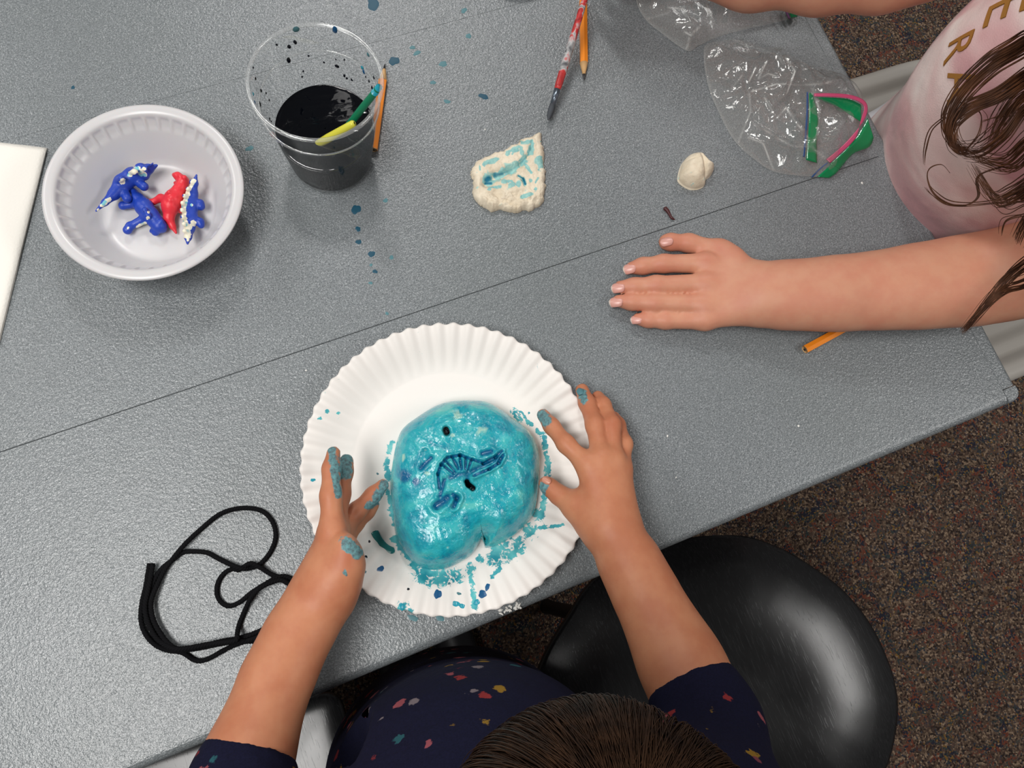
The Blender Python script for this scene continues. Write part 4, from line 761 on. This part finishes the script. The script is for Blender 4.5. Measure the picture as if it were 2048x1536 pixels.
# ================================================================ HELD BRUSH, DARK DISH
A = U(1096, 240, .006); B = U(1168, 4, .034); d_ = (B-A)/np.linalg.norm(B-A); br = empty('paint_brush', A, 'red and grey streaked paint brush held over the clay slab', 'brush')
V, Fc = tube([A, A+d_*.003, A+d_*.010, A+d_*.016], [.0006, .0022, .0030, .0026], 12); mesh('bristles', V, Fc, M['bristle'], br)
V, Fc = tube([A+d_*.015, A+d_*.030], [.0027, .0030], 12); mesh('ferrule', V, Fc, M['ferrule'], br)
V, Fc = tube([A+d_*q for q in (.0295, .033, .05, .09, .16, .168)], [.0030, .0034, .0037, .0032, .0022, .001], 12); mesh('handle', V, Fc, M['brush'], br)
dc = U(1030, -86, 0); prof = [(.0005, .003), (.038, .003), (.0405, .012), (.0415, .0135), (.0425, .012), (.0395, 0), (.0005, 0)]
V, Fc = lathe(prof, 64, dc); tag(mesh('paint_dish', V, Fc, M['palette']), 'dark round dish just showing at the top edge', 'dish')

# ================================================================ PEOPLE
ZUP = np.array([0, 0, 1.])
def w3(x, y, z): return np.array([x, y, T+z])
def finger(F_, pts, k=.0045, kg=.007):
    g = F_.group(kg); F_.chain(g, pts, k); return g
def nail(px, py, z, dx, dy, wpx, lpx, parent, tip=True, tilt=0.0, mats=None):
    """curved fingernail plate on top of a fingertip; (dx,dy) = pointing direction in the photo"""
    c = U(px, py, z/100); a = U(px+dx, py+dy, z/100)-c; a /= np.linalg.norm(a); a = a*math.cos(tilt)-ZUP*math.sin(tilt); s = np.cross(a, ZUP); s /= np.linalg.norm(s); n_ = np.cross(s, a); W = rad(px, py, z/100, wpx); L = rad(px, py, z/100, lpx); V = []
    nu, nv = 9, 11
    for k in range(2):
        for i in np.linspace(-1, 1, nv):
            for j in np.linspace(-1, 1, nu):
                ws = W*(1-.25*max(0, -i)**3-.22*max(0, i)**4); V.append(c+a*(i*L)+s*(j*ws)-n_*(.45*W*j*j+.10*L*i*i+k*.0006)-a*(abs(i)*i*L*.18*j*j))
    F = grid_faces(nv, nu).tolist()+[f[::-1] for f in grid_faces(nv, nu, off=nv*nu).tolist()]; per = [i*nu for i in range(nv)]+[(nv-1)*nu+j for j in range(1, nu)]+[i*nu+nu-1 for i in range(nv-2, -1, -1)]+list(range(nu-2, 0, -1)); F += [(per[(i+1) % len(per)], per[i], per[i]+nv*nu, per[(i+1) % len(per)]+nv*nu) for i in range(len(per))]
    fm = [1 if (tip and (f[0] // nu) >= nv-2 and f[0] < nv*nu) else 0 for f in F]
    return mesh('fingernail', V, F, None, parent, mats=mats or [M['nail'], M['nail_tip']], fmat=fm)
def strands(guides, per, spread, r, seed, sides=4, clump=.6, nseg=10, surf=None):
    """locks of hair: each guide (Nx3 world points) grows several thin tapering strands around it"""
    rs_ = np.random.default_rng(seed); parts = []
    for g in guides:
        G = catmull(g, nseg); n = len(G); t = np.linspace(0, 1, n); tan = np.gradient(G, axis=0); _, nn, bb = frame_of(tan[n//2])
        for _ in range(per):
            o = rs_.normal(0, spread, 2); ph = rs_.uniform(0, 6.28, 2); wob = spread*.5; off = (o[0]*(1-clump*t)+wob*np.sin(5*t+ph[0]))[:, None]*nn+(o[1]*(1-clump*t)+wob*np.sin(4*t+ph[1]))[:, None]*bb
            Gp = G+off
            if surf:
                ql = (Gp-surf[0])@surf[1]; kk = np.linalg.norm(ql/surf[2], axis=1); Gp = surf[0]+(ql*((1.0+rs_.uniform(0, .03)+.03*t*rs_.random())/kk)[:, None])@surf[1].T
            parts.append(tube(Gp, r*np.clip(1.15-t**3, .15, 1)*rs_.uniform(.7, 1.3), sides, False))
    return join(parts)
def head_prims(F_, c, fwd, up, s=1.0):
    """skull, jaw, nose, brow, lips and ears"""
    fwd = fwd/np.linalg.norm(fwd); up = up-fwd*(up@fwd); up /= np.linalg.norm(up); sd = np.cross(fwd, up); R = np.column_stack([sd, fwd, up])
    F_.ell(0, c, (.070*s, .086*s, .082*s), R, .01); F_.ell(0, c+fwd*.022*s-up*.045*s, (.055*s, .060*s, .060*s), R, .02); F_.cone(0, c+fwd*.080*s-up*.005*s, c+fwd*.096*s-up*.030*s, .006*s, .009*s, .012); F_.ell(0, c+fwd*.082*s-up*.058*s, (.020*s, .008*s, .007*s), R, .006); F_.ell(0, c+fwd*.066*s-up*.082*s, (.020*s, .016*s, .014*s), R, .015)
    for q in (-1, 1): F_.ell(0, c+sd*q*.071*s-up*.012*s-fwd*.005*s, (.008*s, .014*s, .022*s), R, .006); F_.ell(0, c+sd*q*.028*s+fwd*.072*s+up*.012*s, (.020*s, .010*s, .006*s), R, .012)
    return sd, fwd, up

# ---------------------------------------------------------------- child in pink: flat left hand, right arm across the top
FP = Field(); FP.group()
FP.chain(0, [(1530, 588, 2.2, 54), (1560, 590, 2.3, 57), (1640, 589, 2.9, 58), (1700, 585, 3.3, 61), (1780, 579, 3.6, 67), (1860, 570, 4.0, 74), (1950, 559, 4.5, 80), (2040, 542, 6.0, 84)], .02, ZUP, .80)
for a, b in (((1505, 562, 2.1, 27), (1412, 526, 1.6, 19)), ((1508, 580, 2.3, 28), (1412, 568, 1.8, 19.5)), ((1508, 600, 2.2, 28), (1408, 610, 1.7, 19)), ((1508, 620, 1.9, 27), (1410, 641, 1.4, 17.5)), ((1500, 556, 1.9, 26), (1452, 512, 1.3, 20))): FP.chain(0, [a, b], .012)
finger(FP, [(1412, 527, 1.55, 20.5), (1327, 527, 1.1, 17.6), (1285, 532, .82, 16), (1263, 536, .68, 12.5)])
finger(FP, [(1412, 568, 1.75, 21), (1312, 571, 1.25, 19.2), (1268, 573, .88, 16.4), (1241, 574, .70, 13)])
finger(FP, [(1408, 609, 1.65, 21), (1308, 606.5, 1.15, 18.6), (1262, 604, .82, 15.6), (1236, 602, .68, 12.5)])
finger(FP, [(1410, 641, 1.35, 18.5), (1330, 641, .95, 16.6), (1296, 640, .74, 14.4), (1275, 638, .62, 11.5)])
finger(FP, [(1462, 516, 1.5, 21), (1436, 499, 1.15, 18.5), (1378, 486, .88, 17), (1340, 484, .80, 15.5), (1331, 484, .76, 13)], .006, .012)
# right arm, reaching left beyond the top edge with the brush between thumb and fingers
FP.chain(0, [(1925, -150, 13, 78), (1850, -82, 10, 70), (1760, -50, 8.2, 64), (1640, -42, 6.8, 60), (1500, -42, 5.9, 52), (1420, -52, 5.5, 46)], .02)
for a, b in (((1410, -60, 5.6, 28), (1315, -92, 6.4, 21)), ((1410, -56, 5.2, 28), (1310, -86, 5.3, 21)), ((1410, -52, 4.8, 28), (1312, -80, 4.2, 20)), ((1410, -50, 4.4, 26), (1318, -72, 3.2, 18))): FP.chain(0, [a, b], .012)
finger(FP, [(1315, -92, 6.4, 20), (1262, -96, 6.8, 18), (1222, -84, 5.2, 15), (1206, -74, 4.3, 12)])
finger(FP, [(1310, -86, 5.3, 20), (1258, -100, 5.2, 18), (1228, -96, 4.0, 15), (1220, -88, 3.4, 12)])
finger(FP, [(1312, -80, 4.2, 19), (1266, -96, 3.8, 17), (1250, -86, 2.8, 14), (1262, -74, 2.4, 12)])
finger(FP, [(1318, -72, 3.2, 17), (1280, -84, 2.7, 15), (1270, -76, 2.0, 13), (1284, -66, 1.8, 11)])
finger(FP, [(1390, -44, 4.4, 24), (1320, -44, 4.0, 19), (1258, -48, 4.4, 17), (1222, -58, 4.1, 14), (1208, -64, 3.9, 12)], .005, .012)
# upper arms, trunk, neck and head
eL = U(2040, 542, .06); eR = U(1925, -150, .13); sL = w3(.645, .075, .27); sR = w3(.672, .315, .27)
FP.cone(0, eL, sL, .033, .040, .02); FP.cone(0, eR, sR, .033, .040, .02)
FP.cone(0, w3(.76, .19, -.22), w3(.64, .195, .12), .10, .085, .03, np.array([1., 0, 0]), .75); FP.cone(0, w3(.64, .195, .12), w3(.645, .195, .25), .085, .07, .03); FP.cone(0, sL, sR, .038, .038, .04)
hcP = w3(.60, .195, .42); FP.cone(0, w3(.64, .195, .27), w3(.615, .195, .36), .036, .034, .02)
fwdP = np.array([-.85, 0, -.55]); sdP, fwdP, upP = head_prims(FP, hcP, fwdP, ZUP*1.0)
V, Q = largest(*polygonise(FP, .0018)); V = relax(V, Q, 1, .45); px_ = PX(V)
pinkP = mesh('person', V, Q, M['skin_pink'], attrs={'flush': disc_field(px_, [(1262, 536, 22), (1240, 574, 22), (1236, 602, 22), (1275, 638, 20), (1340, 484, 24), (1440, 497, 16), (1320, 530, 12), (1310, 572, 12), (1308, 607, 12), (1412, 520, 14)], .9)*.8, 'paint': np.zeros(len(V))})
tag(pinkP, 'child in pink tie-dye shirt with one bare forearm and hand flat on the table', 'person')
for a in [(1258, 536, 1.15, -1, .12, 10.5, 13), (1235, 574, 1.20, -1, 0, 10.5, 14), (1231, 602.5, 1.16, -1, -.05, 10.5, 14), (1272, 638, 1.04, -1, -.05, 9, 12)]: nail(*a, pinkP, True, .42)
nail(1333, 482, 1.62, -1, .1, 9, 13, pinkP, False, .35)
def eyes(root, c, sd, fw, up, s):
    for q in (-1, 1):
        p_ = c+sd*q*.030*s+fw*.073*s-up*.002*s; pr_ = [(.0003, .0105), (.0022, .0103), (.0046, .0094), (.0080, .0068), (.0105, 0), (.008, -.0068), (.0003, -.0105)]; th_ = np.arange(20)*2*math.pi/20
        V = np.concatenate([p_+fw*z*s+(np.cos(th_)*r_*s)[:, None]*sd+(np.sin(th_)*r_*s)[:, None]*up for r_, z in pr_]); F = grid_faces(7, 20, False, True); mesh('eye', V, F, None, root, mats=[M['white_paint'], M['lead']], fmat=[1 if i//20 < 2 else 0 for i in range(len(F))])
eyes(pinkP, hcP, sdP, fwdP, upP, 1.0)
# shirt
SP = Field(); SP.group()
RX = np.eye(3)
SP.ell(0, w3(.666, .174, .09), (.142, .122, .18), RX, .05); SP.ell(0, w3(.70, .180, -.08), (.150, .120, .14), RX, .05); SP.cone(0, w3(.665, .10, .23), w3(.68, .275, .235), .066, .066, .05)
SP.cone(0, sL, sL+(eL-sL)*.42, .056, .052, .03); SP.cone(0, sR, sR+(eR-sR)*.42, .056, .052, .03)
armsP = [p for p in FP.g[0][1]][-18:]
def cutP(P, d):
    for s_, e_ in ((sL, eL), (sR, eR)):
        a = (e_-s_)/np.linalg.norm(e_-s_); c_ = s_+(e_-s_)*.48; near = np.linalg.norm(P-c_, axis=1) < .085; ad = prim_d((0, s_, e_, .040, .034, 0, None, 1), P)-.003; v = np.maximum(d, (P-c_)@a); v = np.where((P-c_)@a > -.03, np.maximum(v, -ad), v); d = np.where(near, v, d)
    nk = w3(.63, .195, .33); return np.maximum(d, -(np.linalg.norm(P-nk, axis=1)-.062))
V, Q = largest(*polygonise(SP, .004, cutP)); V = relax(V, Q, 2, .5); shirtP = mesh('shirt', V, Q, M['pinkshirt'], pinkP); shirtP['label'] = 'pink and white tie-dye shirt with gold letters'
# gold letters projected on the shirt front
bpy.context.view_layer.update()
from mathutils.bvhtree import BVHTree
bv = BVHTree.FromPolygons([Vector(v) for v in V], [tuple(int(i) for i in q) for q in Q])
def letter_polys(ch):
    c = bpy.data.curves.new('glyph', 'FONT'); c.body = ch; c.size = 1; c.align_x = 'CENTER'; c.align_y = 'CENTER'; c.resolution_u = 3; o = bpy.data.objects.new('glyph', c); COL.objects.link(o); dg = bpy.context.evaluated_depsgraph_get(); me = o.evaluated_get(dg).to_mesh()
    import bmesh; bm = bmesh.new(); bm.from_mesh(me); bmesh.ops.triangulate(bm, faces=bm.faces)
    for _ in range(3): bmesh.ops.subdivide_edges(bm, edges=[e for e in bm.edges if e.calc_length() > .12], cuts=1); bmesh.ops.triangulate(bm, faces=bm.faces)
    Vv = np.array([v.co[:] for v in bm.verts]); Ff = [[v.index for v in f.verts] for f in bm.faces]; bm.free(); o.evaluated_get(dg).to_mesh_clear(); bpy.data.objects.remove(o); bpy.data.curves.remove(c); return Vv, Ff
def print_letter(ch, px, py, size, rot):
    Vv, Ff = letter_polys(ch); d = Vector(((px-1024)/FPX*CR-(py-768)/FPX*CU+CF).tolist()).normalized(); hit, nrm, *_ = bv.ray_cast(Vector(CO.tolist()), d)
    if hit is None: print('letter miss', ch); return
    if nrm.dot(d) > 0: nrm = -nrm
    rd = Vector((CU*-1).tolist()); rd = (Matrix.Rotation(rot, 3, nrm) @ rd); rd = (rd-nrm*rd.dot(nrm)).normalized(); ud = nrm.cross(rd); out = []
    for v in Vv:
        p_ = hit+rd*v[0]*size+ud*v[1]*size+nrm*.03; h2, n2, *_ = bv.ray_cast(p_, -nrm, .08)
        out.append(list((h2 if h2 else p_-nrm*.03)+nrm*.0009))
    n = len(out); back = [[a-b*.0007 for a, b in zip(o, nrm)] for o in out]
    mesh('printed_letter', np.array(out+back), Ff+[[i+n for i in f[::-1]] for f in Ff], M['gold'], pinkP, smooth=False)
print_letter('E', 2008, 16, .050, 0); print_letter('R', 1915, 94, .040, 0); print_letter('A', 1918, 168, .040, 0)
# trousers
TP = Field(); TP.group()
for q in (-.075, .075): TP.cone(0, w3(.78, .19+q*.8, -.18), w3(.47, .19+q*1.1, -.185), .072, .055, .03); TP.cone(0, w3(.47, .19+q*1.1, -.185), w3(.46, .19+q*1.1, -.66), .052, .042, .02)
TP.ell(0, w3(.77, .19, -.16), (.10, .14, .10), None, .04); V, Q = polygonise(TP, .006); V = relax(V, Q, 2); mesh('trousers', V, Q, M['trousers_white'], pinkP)
# hair: cap plus long loose locks hanging forward
HP = Field(); HP.group(); Rh = np.column_stack([sdP, fwdP, upP]); HP.ell(0, hcP+upP*.012-fwdP*.012, (.080, .092, .086), Rh, .01); HP.ell(0, hcP-fwdP*.05-upP*.05, (.066, .05, .08), Rh, .03)
face = hcP+fwdP*.075-upP*.03
V, Q = polygonise(HP, .005, lambda P, d: np.maximum(d, -(np.linalg.norm((P-face)/np.array([1, 1, 1.25]), axis=1)-.062))); V = relax(V, Q, 2); mesh('hair_cap', V, Q, M['hair_brown'], pinkP)
def G(pts): return np.array([U(x, y, z/100) for x, y, z in pts])
def from_scalp(L_, sgn):
    a = hcP+sdP*.074*sgn+upP*.045; b = hcP+sdP*.086*sgn-upP*.02+fwdP*.01; return [np.vstack([hcP+upP*.094-fwdP*.01+sdP*.02*sgn, a, b, b+(g[1]-b)*.5, g[1:]]) for g in L_]
locks = [G([(2260, -60, 34), (2150, 20, 28), (2048, 92, 23), (1985, 130, 21), (1932, 180, 20), (1900, 232, 19), (1898, 275, 18), (1918, 300, 17.5), (1938, 300, 17)]),
  G([(2280, 20, 34), (2150, 90, 27), (2060, 150, 22), (2000, 190, 20), (1940, 215, 19), (1902, 250, 18), (1905, 285, 17.6), (1925, 303, 17)])]
locks = from_scalp(locks, 1)
V, Fc = strands(locks, 46, .0042, .00055, 1, 4, .55); mesh('hair_lock', V, Fc, M['hair_brown'], pinkP)
locks = [G([(2300, 150, 34), (2150, 190, 26), (2060, 200, 21), (2010, 260, 19), (1960, 300, 17), (1925, 302, 16.5)]), G([(2300, 230, 34), (2160, 260, 26), (2070, 290, 21), (2020, 330, 18), (1975, 325, 17), (1945, 312, 16.5)]), G([(2300, 300, 34), (2160, 340, 26), (2080, 360, 21), (2030, 390, 18), (1990, 400, 17), (1950, 340, 16)]),
  G([(2320, 360, 34), (2180, 380, 26), (2090, 420, 20), (2050, 440, 17), (2030, 480, 15)]), G([(2300, 120, 34), (2180, 160, 26), (2090, 170, 22), (2040, 190, 20), (2000, 240, 18), (1980, 290, 17)])]
locks = from_scalp(locks, -1)
V, Fc = strands(locks, 34, .0055, .00045, 2, 4, .5); mesh('hair_lock', V, Fc, M['hair_brown'], pinkP)
wisps = [G([(1930, 300, 17), (1955, 270, 17), (1962, 235, 17), (1950, 215, 17.5)]), G([(2010, 330, 17), (1960, 350, 16), (1960, 390, 15.5), (1935, 408, 15), (1900, 405, 15), (1870, 385, 15), (1857, 355, 15), (1862, 335, 15), (1885, 328, 15), (1902, 345, 15)]), G([(2048, 400, 17), (1990, 405, 15.5), (1930, 412, 15), (1890, 408, 15), (1862, 388, 15), (1850, 372, 15)]), G([(1890, 235, 18), (1862, 260, 17), (1850, 300, 16), (1848, 330, 15.5)]), G([(2048, 222, 19), (2000, 228, 18), (1960, 240, 17.5)]), G([(2048, 430, 17), (2010, 440, 16), (2000, 470, 15)])]
V, Fc = strands(wisps, 3, .0014, .0004, 3, 4, .3); mesh('hair_wisp', V, Fc, M['hair_brown'], pinkP)
lk = [G([(2260, 420, 30), (2150, 470, 22), (2060, 520, 15), (2020, 550, 13), (1985, 592, 12), (1955, 630, 11), (1926, 664, 10)]), G([(2260, 450, 30), (2150, 500, 22), (2060, 560, 15), (2015, 575, 13), (1982, 600, 12), (1952, 634, 11), (1927, 662, 10)])]
lk = from_scalp(lk, -1)
V, Fc = strands(lk, 26, .0036, .0004, 4, 4, .9); mesh('hair_lock', V, Fc, M['hair_brown'], pinkP)

# ---------------------------------------------------------------- child in navy: both hands over the plate
FN = Field(); FN.group()
# right hand and forearm
FN.chain(0, [(1226, 1062, 4.6, 50), (1262, 1130, 4.9, 52), (1300, 1205, 5.6, 56), (1342, 1288, 6.6, 66), (1374, 1352, 7.6, 73), (1418, 1450, 9.0, 78)], .02)
for a, b in (((1204, 1050, 4.6, 32), (1174, 930, 4.9, 20)), ((1218, 1045, 4.9, 32), (1203, 918, 5.1, 20)), ((1236, 1042, 4.8, 30), (1226, 920, 4.9, 19)), ((1246, 1042, 4.4, 28), (1244, 938, 4.4, 17)), ((1200, 1060, 4.2, 34), (1160, 1016, 3.7, 23))): FN.chain(0, [a, b], .012)
finger(FN, [(1174, 930, 4.8, 20), (1132, 888, 4.4, 17.5), (1103, 852, 3.4, 15.5), (1086, 830, 2.7, 13)])
finger(FN, [(1203, 918, 5.0, 20), (1190, 850, 4.0, 18), (1174, 806, 2.8, 16), (1164, 780, 2.0, 13.5)])
finger(FN, [(1226, 920, 4.8, 19), (1224, 850, 4.0, 17.5), (1206, 810, 2.6, 15), (1196, 794, 1.9, 13)])
finger(FN, [(1244, 938, 4.3, 17), (1249, 888, 3.6, 15.5), (1236, 850, 2.4, 14), (1228, 834, 1.8, 12)])
finger(FN, [(1178, 1034, 3.9, 27), (1150, 1012, 3.5, 22), (1118, 990, 2.9, 18), (1097, 972, 2.6, 15), (1091, 966, 2.5, 12)], .006, .012)
# left hand seen edge-on, thumb uppermost
FN.chain(0, [(662, 1150, 5.9, 47), (644, 1190, 5.7, 54), (592, 1277, 6.1, 56), (550, 1367, 6.9, 60), (510, 1480, 8.0, 69), (478, 1570, 9.0, 74)], .02)
for a, b in (((656, 1150, 7.0, 34), (666, 1066, 7.2, 25)), ((654, 1150, 6.0, 36), (666, 1062, 5.6, 26)), ((658, 1152, 5.0, 34), (674, 1066, 4.2, 24)), ((666, 1158, 4.2, 32), (684, 1080, 3.1, 20)), ((668, 1180, 6.8, 36), (692, 1136, 7.4, 26))): FN.chain(0, [a, b], .014)
finger(FN, [(666, 1066, 7.2, 25), (662, 992, 7.2, 21), (663, 938, 6.8, 17.5), (667, 906, 6.5, 14)])
finger(FN, [(666, 1062, 5.6, 25), (680, 988, 5.0, 20), (688, 944, 4.8, 17), (693, 922, 4.6, 14.5)])
finger(FN, [(674, 1066, 4.2, 24), (712, 1024, 3.5, 18), (746, 990, 3.0, 15.5), (766, 970, 2.8, 12.5)])
finger(FN, [(684, 1080, 3.1, 20), (710, 1048, 2.6, 16), (734, 1024, 2.3, 14), (747, 1010, 2.2, 12)])
finger(FN, [(680, 1160, 7.0, 32), (694, 1126, 7.6, 25), (695, 1102, 8.0, 22), (692, 1086, 8.3, 18)], .006, .012)
eLn = U(478, 1570, .09); eRn = U(1418, 1450, .09); sLn = w3(-.125, -.150, .17); sRn = w3(.105, -.200, .17)
FN.cone(0, eLn, sLn, .026, .034, .02); FN.cone(0, eRn, sRn, .028, .034, .02); FN.cone(0, sLn, sRn, .034, .034, .04)
FN.cone(0, w3(-.024, -.155, -.12), w3(-.016, -.155, .09), .068, .064, .03); FN.cone(0, w3(-.016, -.155, .09), w3(-.002, -.175, .165), .064, .045, .03)
hcN = w3(.021, -.157, .285); FN.cone(0, w3(-.002, -.178, .17), w3(.008, -.175, .235), .032, .030, .02)
sdN, fwN, upN = head_prims(FN, hcN, np.array([.2, .75, -.65]), ZUP*1.0, .95)
V, Q = largest(*polygonise(FN, .0018)); V = relax(V, Q, 1, .45); px_ = PX(V)
paint = disc_field(px_, [(1163, 784, 9, 1168, 800), (1084, 830, 12, 1092, 842), (1088, 968, 9, 1084, 985), (664, 900, 10, 672, 960), (672, 960, 8, 677, 990), (692, 920, 15, 690, 945), (768, 970, 11, 752, 1000), (693, 1086, 15, 712, 1105), (688, 1144, 4, 692, 1150), (735, 1012, 8, 745, 1010)], .5)
lead = V[:, 2] > T+.012
navyP = mesh('person', V, Q, M['skin_tan'], attrs={'paint': paint*lead, 'flush': disc_field(px_, [(1090, 972, 22), (1170, 800, 22), (1225, 850, 20), (668, 930, 20), (695, 1110, 18), (750, 990, 20)], .9)*.7})
tag(navyP, 'child in navy floral shirt reaching both paint-smeared hands to the turquoise clay', 'person')
nail(1093, 960, 3.35, -.75, -.55, 7.5, 10, navyP, False, .3, [M['nail_tan'], M['nail_tan']]); nail(1161, 781, 2.95, -.35, -1, 7.5, 9, navyP, False, .6, [M['teal'], M['teal']])
eyes(navyP, hcN, sdN, fwN, upN, .95)
# shirt with elbow sleeves
SN = Field(); SN.group()
Rt = np.array([[math.cos(-.15), -math.sin(-.15), 0], [math.sin(-.15), math.cos(-.15), 0], [0, 0, 1]])
SN.ell(0, w3(-.018, -.148, .05), (.104, .092, .13), Rt, .05); SN.ell(0, w3(-.024, -.152, -.09), (.110, .098, .12), Rt, .05); SN.cone(0, w3(-.10, -.160, .155), w3(.085, -.195, .155), .056, .056, .05)
hemL = U(505, 1498, .081); hemR = U(1378, 1360, .077); dL = U(478, 1570, .09)-U(550, 1367, .069); dR = U(1418, 1450, .09)-U(1342, 1288, .066); dL /= np.linalg.norm(dL); dR /= np.linalg.norm(dR)
rl, rr_ = rad(510, 1480, .08, 74), rad(1374, 1352, .076, 80)
SN.cone(0, hemL-dL*.012, eLn, rl, rl*1.06, .02); SN.cone(0, eLn, sLn, rl*1.05, .050, .03); SN.cone(0, hemR-dR*.012, eRn, rr_, rr_*1.06, .02); SN.cone(0, eRn, sRn, rr_*1.05, .050, .03)
armp = [p for p in FN.g[0][1] if p[0] == 0]
def cutN(P, d):
    for c_, a in ((hemL, dL), (hemR, dR)):
        near = np.linalg.norm(P-c_, axis=1) < .075
        if not near.any(): continue
        Pn = P[near]; ad = np.full(len(Pn), 1.)
        for p_ in armp[3:5]+[q_ for q_ in armp if np.linalg.norm((q_[1]+q_[2])/2-c_) < .07]: ad = np.minimum(ad, prim_d(p_, Pn))
        v = np.maximum(d[near], (c_-Pn)@a); v = np.where((Pn-c_)@a < .025, np.maximum(v, -(ad-.0008)), v); d = d.copy(); d[near] = v
    return np.maximum(d, -(np.linalg.norm(P-w3(.004, -.168, .225), axis=1)-.046))
V, Q = largest(*polygonise(SN, .0025, cutN)); V = relax(V, Q, 4, .5); o = mesh('shirt', V, Q, M['navy'], navyP); o['label'] = 'navy shirt with small red and yellow flowers'
TN = Field(); TN.group()
for q in (-.055, .055): TN.cone(0, w3(-.025+q*.8, -.18, -.15), w3(-.028+q*.85, -.18, -.30), .060, .044, .03); TN.cone(0, w3(-.028+q*.85, -.18, -.30), w3(-.028+q*.85, -.19, -.665), .044, .038, .02)
V, Q = polygonise(TN, .006); V = relax(V, Q, 2); mesh('trousers', V, Q, M['trousers_dark'], navyP)
def shoe(root, c, f, mat):
    S = Field(); S.group(); f = np.array(f)/np.linalg.norm(f); S.cone(0, c+np.array([0, 0, .034]), c+f*.12+np.array([0, 0, .026]), .034, .030, .02, ZUP, .9); S.cone(0, c+np.array([0, 0, .03]), c+np.array([0, 0, .075]), .034, .036, .02)
    V, Q = polygonise(S, .005, lambda P, d: np.maximum(d, .002-P[:, 2])); V = relax(V, Q, 1); mesh('shoe', V, Q, mat, root)
for q in (-.047, .047): shoe(navyP, np.array([-.028+q, -.19, 0]), (0, 1, 0), M['palette'])
for q in (-.09, .09): shoe(pinkP, np.array([.46, .19+q*.92, 0]), (-1, 0, 0), M['trousers_white'])
# dark hair falling from the crown
HN = Field(); HN.group(); Rn = np.column_stack([sdN, fwN, upN]); HN.ell(0, hcN+upN*.010-fwN*.008, (.075, .090, .084), Rn, .01); HN.ell(0, hcN-fwN*.045-upN*.035, (.056, .036, .056), Rn, .03)
faceN = hcN+fwN*.075-upN*.035
V, Q = polygonise(HN, .004, lambda P, d: np.maximum(d, -(np.linalg.norm(P-faceN, axis=1)-.058))); V = relax(V, Q, 2); mesh('hair_cap', V, Q, M['hair_dark'], navyP)
guides = []; rs = np.random.default_rng(9); crown = hcN+upN*.010-fwN*.02
for i in range(210):
    a = rs.uniform(0, 2*math.pi); e0 = rs.uniform(.1, .6); L = rs.uniform(2.0, 2.75) if math.sin(a) < .45 else rs.uniform(1.4, 1.9); pts = []
    for t in np.linspace(0, 1, 5):
        e = e0+(L-e0)*t; dirv = sdN*math.sin(e)*math.cos(a)+fwN*math.sin(e)*math.sin(a)+upN*math.cos(e); k = 1.0/np.linalg.norm(np.array([dirv@sdN/.077, dirv@fwN/.093, dirv@upN/.087])); q = hcN+upN*.010-fwN*.008+dirv*k*(1.015+.01*rs.random())
        pts.append(q)
    guides.append(np.array(pts))
V, Fc = strands(guides, 20, .0034, .00026, 10, 3, .1, 4, surf=(hcN+upN*.010-fwN*.008, Rn, np.array([.0765, .0915, .0855]))); mesh('hair', V, Fc, M['hair_dark'], navyP)
